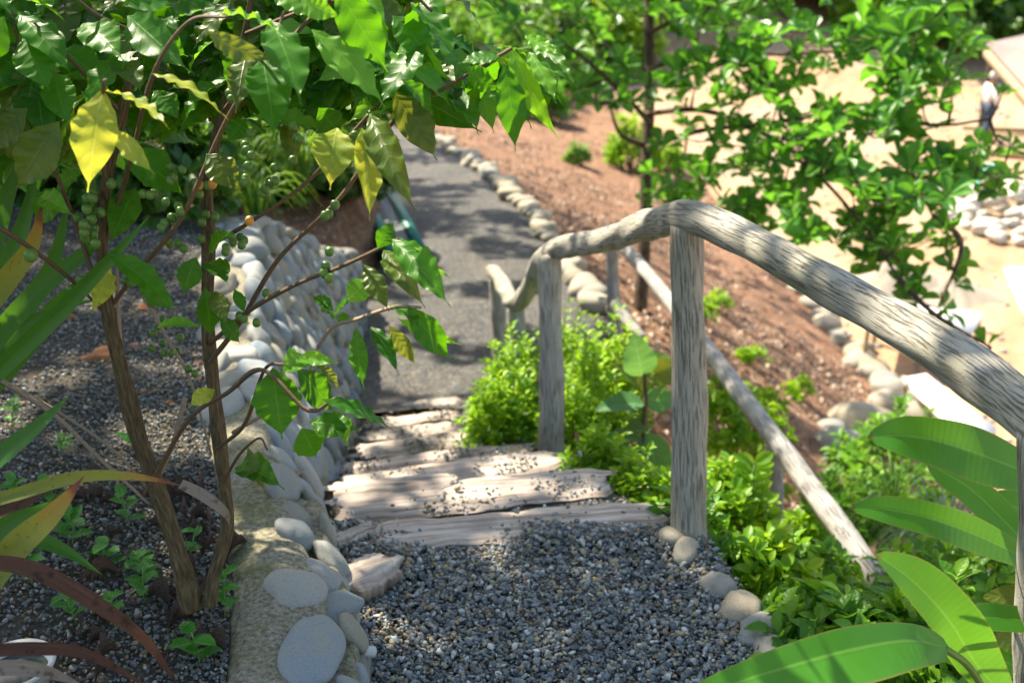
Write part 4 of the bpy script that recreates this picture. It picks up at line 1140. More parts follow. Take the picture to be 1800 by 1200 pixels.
bleaf([(1840, 1050, 1.95), (1790, 1045, 1.95), (1728, 1050, 1.95)], 20, 20, bp, 'olive')
bleaf([(1800, 1180, 1.95), (1760, 1160, 1.95), (1700, 1150, 1.95), (1640, 1150, 1.95)], 30, 30, bp)
bleaf([(1835, 1160, 1.95), (1790, 1130, 1.95), (1745, 1125, 1.95)], 26, 26, bp, 'olive')

# ------------------------------------------------------------------ shrubs on the bank right of the steps
SM = [leaf_tpl('oval', 5, 3, sag=.05, wave=0.0, freq=2, fold=.3) for _ in range(3)]
SQ = [leaf_tpl('oval', 4, 3, sag=.05, wave=0.0, freq=2, fold=.3)]


def shrub(name, label, group, base, rx, rz, nsprig, L, mat, per=14, tpl=SM, cat='shrub', spread=1.0, upright=.5, ry=None):
    base = np.asarray(base, float)
    root = thing(name, label, cat, base, group)
    ry = ry or rx
    O, D, N, stems_ = [], [], [], []
    for k in range(nsprig):
        az = rng.uniform(0, 6.28); q = rng.random() ** .5
        tip = base + np.array([math.cos(az) * rx * q, math.sin(az) * ry * q, rz * (1.02 - .7 * q * q) * rng.choice([.6, .8, 1.0, 1.2, 1.45], p=[.2, .25, .25, .2, .1])])
        foot = base + np.array([math.cos(az) * rx * q * .35, math.sin(az) * ry * q * .35, -.02])
        mid = (foot + tip) / 2 + rng.normal(0, .03, 3) * rz
        if k % 3 == 0: stems_.append(tube([foot, mid, tip], [L * .09, L * .06, L * .03], 6, 4, caps=False))
        ax = nrm(tip - mid)
        f = np.sort(rng.random(per)) ** .7
        for i, ff in enumerate(f):
            o = mid * (1 - ff) + tip * ff if ff > .0 else mid
            a2 = i * 2.4 + rng.uniform(0, .6)
            side = nrm(np.cross(ax, [math.cos(a2), math.sin(a2), .3]))
            O.append(o + side * L * .1); D.append(side * spread + ax * upright + np.array([0, 0, .15])); N.append(ax + np.array([0, 0, .6]) + rng.normal(0, .25, 3))
    n = len(O)
    ls = L * rng.uniform(.5, 1.35, n)
    build('stems', stems_, MAT['twig'], root)
    build('foliage', scatter(tpl, np.array(O), np.array(D), np.array(N), ls, ls * .27), MAT[mat], root)
    return root


def gp(px, py):           # on the bank under a pixel
    return on_ground(px, py, 1.6)


gg = 'golden shrubs beside the wooden steps'
for px, py, d, rx, rz, n, lab in [(885, 795, 4.6, .19, .28, 170, 'bright yellow-green shrub spilling over the fifth step'),
                                  (915, 770, 4.9, .24, .40, 190, 'fine-leaved golden shrub around the two far rail posts'),
                                  (1030, 815, 4.5, .24, .40, 190, 'golden shrub right behind the second rail post'),
                                  (1075, 740, 5.2, .26, .42, 190, 'tall golden shrub between the second and third near posts'),
                                  (985, 720, 5.6, .26, .42, 170, 'golden shrub tips showing between the rail posts'),
                                  (1060, 860, 3.9, .16, .20, 110, 'low golden shrub right of the broad splintered board'),
                                  (1130, 900, 3.5, .14, .16, 90, 'low golden shrub left of the tallest rail post foot')]:
    b = P(px, py, d)
    shrub('golden_shrub', lab, gg, b, rx, rz, n, .034, 'golden', 13)
gs = 'green ground shrubs on the bank below the handrail'
for px, py, d, rx, rz, n, L, m, lab in [(1275, 935, 4.0, .18, .2, 100, .05, 'golden', 'upright yellow-green shrub below the slim lower handrail'),
                                        (1400, 1060, 3.15, .2, .15, 110, .045, 'green', 'leafy green shrub left of the slim handrail'),
                                        (1345, 1040, 2.95, .13, .12, 80, .045, 'golden', 'low pale green shrub at the landing edge stones'),
                                        (1440, 1150, 2.55, .17, .10, 90, .055, 'green', 'broad-leaved green shrub just above the long glossy leaf'),
                                        (1440, 1170, 2.9, .18, .09, 90, .045, 'green', 'dark green shrub where the slim handrail ends'),
                                        (1500, 1200, 2.4, .24, .14, 110, .055, 'green', 'shrub of small round leaves under the long glossy leaf'),
                                        (1650, 1215, 2.5, .25, .2, 110, .05, 'green', 'shrub of dark leaves below the leaf stalks at bottom right'),
                                        (1290, 780, 5.6, .3, .24, 110, .045, 'golden', 'sparse bright shrub right of the tallest rail post'),
                                        (1310, 870, 5.8, .26, .22, 110, .04, 'golden', 'golden-green shrub behind the slim handrail post'),
                                        (1510, 930, 5.4, .3, .26, 110, .05, 'green', 'green shrub right of the slim handrail'),
                                        (1580, 850, 6.2, .4, .34, 110, .06, 'green', 'loose green shrub below the boulder heap'),
                                        (1220, 1000, 3.0, .12, .22, 60, .04, 'green', 'fine green shrub at the foot of the tallest rail post'),
                                        (1420, 1010, 4.4, .22, .2, 100, .045, 'golden', 'yellow-green shrub hugging the slim handrail'),
                                        (1700, 1100, 3.6, .34, .3, 120, .05, 'green', 'green shrub behind the glossy leaves near the rail post'),
                                        (1590, 1080, 4.3, .24, .16, 90, .045, 'green', 'shrub between the slim handrail and the silver grass')]:
    shrub('green_shrub', lab, gs, P(px, py, d), rx, rz, n, L, m, 12)
# upright sprig
sg = thing('leafy_sprig', 'single upright sprig of paired yellow-green leaves beside the slim handrail post', 'plant', P(1308, 960, 3.9))
top, bot = P(1326, 815, 3.9), P(1308, 960, 3.9)
build('stem', [tube([bot, (top + bot) / 2 + np.array([.01, 0, 0]), top], .004, 12, 6)], MAT['greenstem'], sg)
O, D, N = [], [], []
for k in range(8):
    f = .25 + .75 * k / 7
    for s2 in (-1, 1):
        O.append(bot * (1 - f) + top * f); D.append(RT * s2 + UP * .45 + rng.normal(0, .1, 3)); N.append(-FW + np.array([0, 0, .6]))
build('leaves', scatter(OV, np.array(O), np.array(D), np.array(N), .085, .024), MAT['golden'], sg)
# soft big-leaved plant behind the rail
hp = thing('large_leaf_plant', 'tall plant with large soft leaves standing behind the tallest rail post', 'plant', P(1132, 895, 4.2))
build('stem', [tube([P(1130, 900, 4.2), P(1128, 800, 4.2), P(1135, 700, 4.2), P(1128, 610, 4.2)], [.012, .01, .009, .006], 24, 8)], MAT['twig'], hp)
HT = [leaf_tpl('heart', 18, 9, sag=.06, wave=.02, freq=2.5, fold=.2) for _ in range(4)]
for bx, by, tx, ty, w, m, roll in [(1128, 660, 1114, 585, 62, 'heart', 0), (1140, 655, 1172, 622, 60, 'olive', 0), (1150, 660, 1200, 640, 50, 'olive', .3), (1132, 710, 1045, 722, 52, 'heart', .5), (1126, 770, 1035, 790, 46, 'heart', .5), (1140, 760, 1160, 865, 66, 'heart', .1), (1138, 745, 1095, 765, 40, 'olive', .3), (1130, 690, 1080, 640, 34, 'olive', .5), (1136, 700, 1190, 705, 44, 'heart', .5), (1130, 800, 1085, 850, 50, 'heart', .2)]:
    b, t = P(bx, by, 4.2), P(tx, ty, 4.2 + rng.uniform(-.15, .1)); D_, N_ = leaf_axes(b, t, roll)
    build('leaf', scatter(HT, b, D_, N_, np.linalg.norm(t - b), w / F * 4.2 * .5), MAT[m], hp)
# grass tufts
def tuft(name, lab, base, n, L, mat, w=.006, grp=None, droop=.7):
    base = np.asarray(base, float); parts_ = []
    for k in range(n):
        az = rng.uniform(0, 6.28); h = np.array([math.cos(az), math.sin(az), 0]); l = L * rng.uniform(.6, 1.1); e = rng.uniform(.35, 1)
        C = spline([base + h * .03, base + h * l * .3 * e + [0, 0, l * .55], base + h * l * .65 * e + [0, 0, l * (.75 - .2 * droop * e)], base + h * l * .95 * e + [0, 0, l * (.75 - droop * .75 * e)]], 9)
        T = nrm(np.gradient(C, axis=0)); X = nrm(np.cross(T, [0, 0, 1.0]))
        hw = w * np.linspace(1, .1, 9)
        V = np.stack([C - X * hw[:, None], C + [0, 0, -w * .4], C + X * hw[:, None]], 1).reshape(-1, 3)
        UV = np.stack([np.tile([0, .5, 1], 9), np.repeat(np.linspace(0, 1, 9), 3)], 1)
        parts_.append((V, grid_faces(9, 3), UV))
    o = build(name, parts_, MAT[mat], origin=base)
    return tag(o, lab, 'grass', grp)


tuft('grass_clump', 'silvery arching grass clump below the slim handrail', P(1640, 1010, 4.6), 110, .5, 'silver', .007)
tuft('grass_clump', 'silver-green grass clump behind the glossy leaves', P(1700, 1060, 4.3), 90, .42, 'silver', .007)
tuft('grass_clump', 'upright green grass clump beyond the end of the slim handrail', P(1560, 930, 5.2), 70, .42, 'grassy', .007, None, .4)
tuft('grass_clump', 'bright grass clump on the slope above the stone wall end', P(530, 330, 6.5), 120, .55, 'grassy', .009)
tuft('grass_clump', 'bright grass clump behind the wall top next to the coffee twigs', P(450, 400, 5.6), 70, .4, 'grassy', .008)

# ------------------------------------------------------------------ rosette tree
OB = [leaf_tpl('obov', 9, 5, sag=rng.uniform(-.02, .1), wave=.01, freq=2, fold=.3) for _ in range(4)]


def rosettes(C, L, n=(6, 10), tpl=OB, up=None):
    O, D, N, LL = [], [], [], []
    for c in C:
        ax = nrm(np.array([rng.normal(0, .45), rng.normal(0, .45) - .1, rng.uniform(.4, 1)]))
        a = nrm(np.cross(ax, [1, .2, .1])); b = np.cross(ax, a); k = rng.integers(*n); ph = rng.uniform(0, 6.28); s = rng.uniform(.75, 1.2)
        for i in range(k):
            q = ph + i * 6.283 / k + rng.normal(0, .2); e = rng.uniform(.05, .75)
            O.append(c + ax * rng.uniform(-.02, .02)); D.append(a * math.cos(q) + b * math.sin(q) + ax * e); N.append(ax + rng.normal(0, .2, 3)); LL.append(L * s * rng.uniform(.7, 1.15))
    return scatter(tpl, np.array(O), np.array(D), np.array(N), np.array(LL), np.array(LL) * rng.uniform(.19, .27, len(LL)))


def connect(C, seeds, r0=.012, r1=.004, sagf=.06):
    """twigs joining every tuft to the nearest wood already there, nearest to the trunk first"""
    seeds = [np.asarray(s, float) for s in seeds]
    nodes = list(seeds); base = np.mean(seeds, 0)
    order = sorted(range(len(C)), key=lambda i: min(np.linalg.norm(C[i] - s) for s in seeds))
    out = []
    for i in order:
        A = np.array(nodes); d = np.linalg.norm(A - C[i], axis=1); j = int(np.argmin(d)); p = A[j]
        mid = (p + C[i]) / 2 + rng.normal(0, .05, 3) * d[j] - np.array([0, 0, sagf * d[j]])
        rr = r0 if j < len(seeds) else r1 * 1.8
        out.append(tube([p, mid, C[i]], [rr, (rr + r1) / 2, r1], 7, 6, caps=False))
        nodes += [mid, C[i]]
    return out


tb = on_ground(1125, 548)
DT = float(proj(tb)[1])
ttree = thing('rosette_tree', 'slender dark-trunked tree on the bank with rosettes of glossy oval leaves', 'tree', tb)
tp = [tb - np.array([0, 0, .1]), P(1132, 430, DT + .02), P(1136, 300, DT + .03), P(1142, 150, DT + .06), P(1140, 0, DT + .1), P(1140, -150, DT + .2), P(1150, -330, DT + .3)]
build('trunk', [tube(tp, [.062, .05, .047, .045, .042, .038, .025], 60, 14, .08)], MAT['treebark'], ttree)
LIMB = [[(1142, 215, DT), (1080, 150, DT - .4), (1010, 90, DT - .7), (930, 40, DT - .9)],
        [(1136, 200, DT), (1240, 195, DT - .5), (1360, 245, DT - 1.1), (1440, 310, DT - 1.6), (1520, 400, DT - 2.0), (1580, 490, DT - 2.2)],
        [(1140, 125, DT), (1230, 85, DT - .4), (1340, 95, DT - .9), (1480, 90, DT - 1.3), (1600, 80, DT - 1.6)],
        [(1136, 260, DT), (1230, 230, DT - .5), (1330, 220, DT - .9), (1480, 200, DT - 1.4), (1640, 220, DT - 1.8), (1740, 210, DT - 2)],
        [(1138, 60, DT), (1220, 20, DT - .3), (1330, -10, DT - .6)], [(1130, 255, DT), (1090, 235, DT - .2), (1070, 180, DT - .4)],
        [(1440, 310, DT - 1.6), (1560, 330, DT - 1.8), (1680, 370, DT - 2.1)], [(1580, 490, DT - 2.2), (1640, 550, DT - 2.3), (1740, 610, DT - 2.4)], [(1640, 380, DT - 2.1), (1690, 430, DT - 2.2), (1650, 540, DT - 2.3)]]
seeds = []
for L_ in LIMB:
    pts = [P(*q) for q in L_]
    build('branch', [tube(pts, np.linspace(.024, .007, len(pts)), len(pts) * 6, 8, .1)], MAT['treebark'], ttree)
    seeds += list(spline(pts, 14))
REG = [((1170, 1330), (10, 320), 58), ((1300, 1480), (-20, 400), 92), ((1440, 1620), (40, 400), 60), ((1560, 1740), (90, 330), 34), ((1480, 1640), (330, 470), 18), ((1560, 1720), (400, 540), 6), ((1190, 1400), (240, 400), 26), ((880, 1120), (-30, 110), 44), ((1150, 1500), (-120, 30), 40), ((1640, 1790), (280, 400), 9), ((960, 1180), (90, 200), 16), ((1500, 1720), (-60, 110), 34)]
C = []
for (a, b, n) in REG:
    cc = [(rng.uniform(*a), rng.uniform(*b)) for _ in range(max(2, n // 7))]
    for _ in range(n):
        px, py = rng.uniform(*a), rng.uniform(*b)
        if rng.random() < .72:
            q = cc[rng.integers(0, len(cc))]; px, py = q[0] + rng.normal(0, 34), q[1] + rng.normal(0, 26)
        if 1690 < px < 1790 and 110 < py < 265 and py < 255: continue
        d = DT - np.interp(px, [900, 1140, 1300, 1500, 1800], [.8, .1, .9, 1.7, 2.2]) + rng.normal(0, .35)
        C.append(P(px, py, d))
for q in [(1420, 415), (1395, 385), (1500, 345), (1530, 440), (1590, 500), (1610, 530), (1640, 560), (1655, 545), (1665, 440), (1680, 500), (1675, 470), (1735, 605), (1640, 610), (1585, 470), (1240, 320), (1165, 330), (1330, 390), (1345, 410), (1760, 170), (1775, 260)]:
    C.append(P(q[0], q[1], DT - 2.1 if q[0] > 1380 else DT - .8))
build('twigs', connect(C, seeds), MAT['treebark'], ttree)
build('crown', rosettes(C, .16, (5, 9)), MAT['obov'], ttree)

# ------------------------------------------------------------------ other planting
def tree_at(name, lab, base, height, r, lean, C_, L, mat, limb=10, trunk=.09, tpl=OB, group=None, n=(6, 10), bark='treebark', topz=None):
    root = thing(name, lab, 'tree', base, group)
    base = np.asarray(base, float); top = base + np.array([lean[0], lean[1], height])
    pts = spline([base - [0, 0, .15], base + (top - base) * .5 + rng.normal(0, .12, 3), top], 9)
    build('trunk', [tube(pts, np.linspace(trunk, trunk * .35, 9), 40, 12, .1)], MAT[bark], root)
    build('branches', connect(C_, list(pts[4:]), trunk * .4, .006, .03), MAT[bark], root)
    build('crown', rosettes(C_, L, n, tpl), MAT[mat], root)
    return root


# shade trees uphill on the left, above the picture: they throw the dappled shade over steps and path
def canopy(n, sampler, hmin, hmax):
    out = []
    while len(out) < n:
        S = sampler(); h = rng.uniform(hmin, hmax)
        c = S + SUND * ((h - S[2]) / SUND[2])
        if in_sun(c, .17): continue  # gaps shaped into the unseen crowns let sun reach the LIT spots
        out.append(c)
    return out


def s_near():
    return np.array([rng.uniform(-3.4, 1.5), rng.uniform(.2, 5.6), rng.uniform(-.4, 1.5)])
def s_right():
    return np.array([rng.uniform(.3, 1.7), rng.uniform(.8, 3.6), rng.uniform(-.6, 1.0)])
def s_path():
    y = rng.uniform(5.4, 14.0); return np.array([rng.uniform(float(xl(y)) - 2.2, float(xr(y)) + .25), y, float(zp(y))])


def s_slope():
    x, y = rng.uniform(-6.5, -1.2), rng.uniform(5, 13.5)
    return np.array([x, y, hz(x, y) + rng.uniform(0, .8)])
def s_bank():
    y = rng.uniform(5.5, 15); b_, e_ = float(xr(y)), float(xe(y)); x = b_ + (e_ - b_) * rng.random()
    return np.array([x, y, hz(x, y)])


CA = canopy(860, s_near, 4.0, 6.0) + canopy(45, s_right, 3.6, 5.4)
CB = canopy(640, s_path, 3.6, 6.0) + canopy(200, s_bank, 2.6, 5.0) + canopy(240, s_slope, 4.0, 6.5)
tree_at('shade_tree', 'tall spreading tree uphill left of the bed whose crown shades the steps', (-4.6, 3.6, hz(-4.6, 3.6)), 5.2, 3, (.8, .7), CA, .21, 'shade', trunk=.16)
tree_at('shade_tree', 'tall spreading tree on the left slope whose crown shades the lower path', (-6.4, 11.5, hz(-6.4, 11.5)), 5.0, 3, (.4, .6), CB, .21, 'shade', trunk=.16)

# shrubs behind the bed, on the left slope and along the far path
bgrp = 'shrubs on the shaded left slope'
for px, py, d, rx, rz, n, L, m, lab in [(430, 340, 6.5, .5, .5, 120, .1, 'green', 'leafy shrub directly behind the top of the stone wall'), (300, 330, 6.0, .6, .6, 130, .11, 'far', 'dark shrub behind the gravel bed between the coffee stems'), (120, 330, 5.6, .6, .7, 130, .11, 'far', 'dark shrub behind the strap leaves'), (600, 270, 8.5, .5, .6, 120, .1, 'green', 'green shrub on the slope beyond the hanging yellow leaf'), (520, 250, 8.8, .7, .8, 130, .12, 'far', 'dark green shrub high on the slope behind the coffee leaves'), (660, 210, 11.5, .7, .8, 130, .12, 'far', 'shrub at the left side of the far path'), (20, 260, 7.5, .9, 1.1, 130, .13, 'far', 'big dark shrub at the left edge behind the coffee leaves'), (330, 200, 9.5, 1.0, 1.1, 140, .13, 'far', 'big shrub uphill behind the middle of the coffee leaves'), (560, 335, 7, .55, .55, 130, .1, 'far', 'dark shrub on the brown slope left of the teal bench'), (620, 345, 8, .4, .5, 110, .09, 'far', 'small dark shrub right against the teal bench'), (500, 350, 7, .4, .45, 110, .09, 'far', 'dark shrub rising just above the far end of the stone wall'), (250, 370, 5, .5, .5, 130, .1, 'far', 'dark shrub at the back of the gravel bed behind the left stem'), (380, 365, 5, .35, .4, 110, .09, 'far', 'small dark shrub at the back of the bed by the wall top')]:
    b = on_ground(px, py); shrub('slope_shrub', lab, bgrp, b, rx, rz, n, L, m, 14, SM)
fgrp = 'shrubs where the path bends away'
for k, (px, py, rx, rz, n, L, m, lab) in enumerate([(800, 175, 1.2, 2.0, 200, .19, 'green', 'leafy green shrub straight behind the far end of the path'), (900, 165, 1.3, 2.2, 210, .19, 'green', 'broad leafy shrub left of the top of the bank'), (1000, 150, 1.4, 2.3, 220, .2, 'far', 'dark broad shrub high behind the hanging coffee leaves'), (1090, 120, 1.4, 2.3, 200, .2, 'golden', 'sunlit yellow-green shrub behind the dark trunk near the top edge'), (930, 190, .9, 1.3, 130, .15, 'green', 'sunlit leafy shrub at the top of the bank right of the bend'), (1010, 172, .9, 1.5, 130, .15, 'far', 'dark leafy shrub beside the hanging coffee leaves at the top'), (1085, 140, .9, 1.4, 110, .16, 'green', 'leafy shrub left of the dark tree trunk near the top'), (860, 192, .8, 1.2, 130, .14, 'golden', 'yellowish shrub on the far edge of the gravel path'), (960, 215, .55, .9, 60, .16, 'obov', 'shrub with big round leaves beside the bend of the path'), (1110, 300, .6, .9, 80, .13, 'golden', 'bright yellow-green sapling left of the dark tree trunk'), (850, 150, 1.2, 1.9, 190, .17, 'far', 'dense shrub at the far bend of the gravel path'), (760, 150, 1.3, 2.1, 190, .17, 'far', 'dark shrub behind the far bend of the path'), (975, 120, 1.3, 2.1, 170, .17, 'green', 'sunlit shrub above the bend of the path'), (900, 205, .3, .3, 50, .09, 'golden', 'small yellowish shrub on the bank beside the edging stones'), (880, 90, 2.0, 3.0, 210, .2, 'golden', 'sun-bleached shrub far up behind the bend'), (1060, 70, 1.6, 2.4, 150, .19, 'green', 'green shrub far behind the dark tree trunk'), (680, 110, 2.0, 3.0, 210, .2, 'far', 'dark bush uphill left of the far bend'), (1175, 300, .35, .5, 50, .1, 'golden', 'small bright shrub right of the dark tree trunk'), (1015, 290, .25, .35, 40, .09, 'grassy', 'straw-coloured weedy shrub on the bank')]):
    b = on_ground(px, py); shrub('bend_shrub', lab, fgrp, b, rx, rz, n, L, m, 13, SM if L < .15 else OB)
hgrp = 'bushes on the far side of the terrace'
hl = ['dark bush right behind the roofed shelter', 'dark green bush at the upper right corner', 'rounded bush left of the roofed shelter, far back', 'sunlit bush at the far edge of the sand terrace', 'tall dark bush at the very top right', 'low pale bush at the back of the terrace', 'broad dark bush at the top behind the tree leaves', 'bush at the top between the tree branches', 'dark bush behind the worker', 'far bush above the middle of the sand terrace', 'hazy bush at the top beside the tree trunk', 'bush at the far left end of the terrace', 'tall bush at the top behind the bend of the path', 'high bush uphill behind the coffee leaves']
for k, (px, py, rx, rz) in enumerate([(1760, 95, 2.0, 2.3), (1690, 80, 2.2, 2.4), (1620, 62, 2.0, 1.5), (1560, 40, 2.0, 1.1), (1790, 40, 3.5, 3.6), (1580, 18, 2.6, 1.4), (1680, 10, 3.5, 3.0), (1450, 0, 3.5, 2.4), (1830, 95, 2.0, 2.6), (1350, -10, 3.5, 2.6), (1220, 0, 3.5, 2.6), (1120, 5, 3, 3), (940, 10, 3, 3), (700, 0, 3, 3)]):
    b = on_ground(px, py, 1.5, 120)
    shrub('far_bush', hl[k], hgrp, b, rx, rz, 190, .42, 'far' if k not in (3, 5) else 'golden', 14, SQ)

# leaf litter on bank and slope, weeds on the bank
def litter_xy(n):
    out = []
    y = 2.5 + 29 * rng.random(n) ** 1.35; t = rng.random(n)
    x = xr(y) + .1 + (xe(y) - xr(y) - .1) * t
    return x, y
x, y = litter_xy(24000)
kp = np.sin(x * 2.1 + y * .7) + np.sin(y * 1.3 - x * 1.7) + rng.normal(0, .8, len(x)) > -.2
x, y = x[kp], y[kp]
x2 = rng.uniform(-5, -1.3, 5000); y2 = rng.uniform(5.2, 13, 5000); ok = x2 < xin(y2) - .02
x = np.concatenate([x, x2[ok]]); y = np.concatenate([y, y2[ok]])
O = np.stack([x, y, H(x, y) + .012], 1); az = rng.uniform(0, 6.28, len(x))
D = np.stack([np.cos(az), np.sin(az), rng.normal(0, .3, len(x))], 1); N = np.array([0, 0, 1.0]) + rng.normal(0, .35, (len(x), 3))
LL = rng.uniform(.02, .075, len(x))
tag(build('leaf_litter', scatter([leaf_tpl('oval', 4, 3, sag=.15, wave=0, freq=1, fold=.6)], O, D, N, LL, LL * .3), MAT['litter']), kind='stuff')
wl = ['small green weed on the bank beside the slim handrail', 'tuft of weeds high on the litter-covered bank', 'weed between the tallest post and the slim handrail', 'yellow-green weed on the bank near the rosette tree', 'weed patch low on the bank above the boulder heap', 'small weed on the dark soil by the slim handrail']
for k, (px, py) in enumerate([(1320, 640), (1230, 560), (1275, 700), (1260, 545), (1400, 700), (1345, 720)]):
    shrub('bank_weed', wl[k], 'weeds on the litter-covered bank', on_ground(px, py), .16, .16, 26, .06, 'golden', 8, SM, 'weed')

# ------------------------------------------------------------------ narrow slatted bench by the lower path
A, B = P(712, 448, 9.0), P(652, 318, 11.6)
bn = thing('slatted_bench', 'narrow teal bench with slanting white slats along the left edge of the lower path', 'bench', (A + B) / 2)
ax = nrm(B - A); sd = nrm(np.cross(ax, [0, 0, 1.0])); L_ = np.linalg.norm(B - A); upv = np.cross(sd, ax)
def obox(c, e, ex):
    s = np.array([[x, y, z] for x in (-1, 1) for y in (-1, 1) for z in (-1, 1)]) * np.array(ex) / 2
    return c + s @ np.array(e), np.array([(0, 1, 3, 2), (4, 6, 7, 5), (0, 4, 5, 1), (2, 3, 7, 6), (0, 2, 6, 4), (1, 5, 7, 3)])
E = [ax, sd, upv]
for s2 in (-1, 1):
    build('side_rail', [obox((A + B) / 2 + sd * s2 * .13 - upv * .04, E, (L_, .09, .2))], MAT['teal'], bn, smooth=False)
ns = 24
for k in range(ns):
    c = A + ax * (L_ * (k + .5) / ns) + upv * .03
    e1 = nrm(sd * .8 + ax * .6)
    build('slat', [obox(c, [e1, nrm(np.cross(upv, e1)), upv], (.22, .05, .02))], MAT['slat'], bn, smooth=False)
for f in (.1, .9):
    build('leg', [obox(A + ax * L_ * f - upv * .25, E, (.06, .22, .35))], MAT['teal'], bn, smooth=False)

# ------------------------------------------------------------------ the terrace: slabs, sand, rubble, shelter, worker
def slab(corners, z, th, lab, legs=True):
    Q = np.array([G(px, py, z) for px, py in corners])
    c = Q.mean(0); t = thing('white_slab', lab, 'slab', (c[0], c[1], hz(c[0], c[1])), 'white slabs set out on the sand terrace')
    Vt = np.concatenate([Q, Q - [0, 0, th]])
    build('slab_top', [(Vt, np.array([(0, 1, 2, 3), (7, 6, 5, 4), (0, 4, 5, 1), (1, 5, 6, 2), (2, 6, 7, 3), (3, 7, 4, 0)]))], MAT['slab'], t, smooth=False)
    if legs:
        for q in Q:
            q2 = q * .93 + c * .07; zg = hz(q2[0], q2[1]) - .05
            build('leg', [box((q2[0], q2[1], (zg + z - th) / 2), (.05, .05, z - th - zg))], MAT['timber'], t, smooth=False)


slab([(1540, 528), (1730, 548), (1708, 584), (1520, 562)], -3.05, .05, 'white slab on short legs half hidden behind the near handrail')
slab([(1588, 664), (1628, 656), (1752, 752), (1690, 772)], -3.25, .06, 'long narrow white slab just below the near handrail')
slab([(1766, 470), (1850, 470), (1880, 570), (1800, 548)], -3.35, .06, 'white slab cut by the right edge of the view', False)
for k, (p0, p1) in enumerate([((1588, 668), (1630, 735)), ((1640, 770), (1730, 735)), ((1600, 735), (1650, 775))]):
    a_, b_ = G(*p0, -3.55), G(*p1, -3.55); d_ = b_ - a_
    o = build('form_board', [box((a_ + b_) / 2, (np.linalg.norm(d_[:2]), .06, .12), math.atan2(d_[1], d_[0]))], MAT['timber'], origin=(a_ + b_) / 2, smooth=False)
    tag(o, ['raw timber board left of the long narrow slab', 'raw timber board crossing below the long narrow slab', 'short timber board joining the other two boards'][k], 'board', 'timber form boards')


def mound(name, lab, px, py, rx, ry, h, mat, cat):
    b = on_ground(px, py); n = 36
    u = np.linspace(0, 1, 14); a = np.linspace(0, 2 * np.pi, n)
    V = []
    ph = rng.uniform(0, 6, 4)
    for q in u:
        for t in a:
            k = 1 + .12 * math.sin(3 * t + ph[0]) + .07 * math.sin(5 * t + ph[1])
            V.append((b[0] + rx * q * k * math.cos(t), b[1] + ry * q * k * math.sin(t), b[2] - .08 + h * (1 - q) ** 1.15 * (1 + .1 * math.sin(7 * t + ph[2]) * q) + .02 * math.sin(11 * t + 9 * q)))
    o = build(name, [(np.array(V), grid_faces(14, n)[:, ::-1])], MAT[mat], origin=b)
    return tag(o, lab, cat)


mound('sand_pile', 'grey sand pile behind the near handrail', 1565, 505, 1.3, 1.0, .55, 'sandpile', 'pile')
mound('sand_pile', 'smaller grey sand pile right of the larger one under hanging leaves', 1665, 520, 1.0, .8, .35, 'sandpile', 'pile')
mound('sand_pile', 'brownish sand pile left of the grey sand piles', 1500, 478, 1.0, .8, .3, 'timber', 'pile')
rb = on_ground(1765, 370)
rp_ = []
for k in range(170):
    a_, q = rng.uniform(0, 6.28), rng.random() ** .6
    s = rng.uniform(.06, .17)
    rp_.append(stone(rb + np.array([math.cos(a_) * 1.3 * q, math.sin(a_) * 2.6 * q, .5 * (1 - q) * rng.random() + s * .2]), (s * 1.2, s, s * .7), rng.uniform(0, 3), .2, ICO2, .2))
tag(build('rubble_heap', rp_, MAT['rubble'], origin=rb), 'heap of bright white rubble at the right edge of the terrace', 'rubble', None, 'stuff')
for k, (px, py, w, h) in enumerate([(1738, 300, .5, .22), (1690, 326, .5, .2)]):
    p = on_ground(px, py); u = np.linspace(-1, 1, 12)
    X, Y = np.meshgrid(u, u, indexing='ij')
    Z = .09 + .09 * np.sin(X * 4 + k) * np.cos(Y * 3) + .05 * np.sin(X * 9 + Y * 7)
    V = np.stack([p[0] + X * w * .6, p[1] + Y * h * 1.4, p[2] + Z], -1).reshape(-1, 3)
    tag(build('plastic_sheet', [(V, grid_faces(12, 12))], MAT['tealcloth'], origin=p), ['crumpled turquoise sheet lying behind the white rubble', 'crumpled turquoise sheet left of the white rubble'][k], 'sheet')
for k, (p0, p1) in enumerate([((1690, 236), (1830, 240)), ((1720, 275), (1840, 283))]):
    a_, b_ = on_ground(*p0), on_ground(*p1); d_ = b_ - a_
    o = build('timber_plank', [box((a_ + b_) / 2 + [0, 0, .15], (np.linalg.norm(d_[:2]), .22, .14), math.atan2(d_[1], d_[0]))], MAT['timber'], origin=(a_ + b_) / 2, smooth=False)
    tag(o, ['long timber plank on the sand right behind the worker', 'timber plank on the sand in front of the worker'][k], 'plank')

dx, dy = rng.uniform(4.2, 20, 2600), rng.uniform(9, 34, 2600)
dO = np.stack([dx, dy, H(dx, dy) + .01], 1)
dp = [stone(q, rng.uniform(.015, .06, 3) * [1, 1, .6], rng.uniform(0, 3), 0, ICO0, .2) for q in dO]
tag(build('rubble_scatter', dp, MAT['riverset']), kind='stuff')

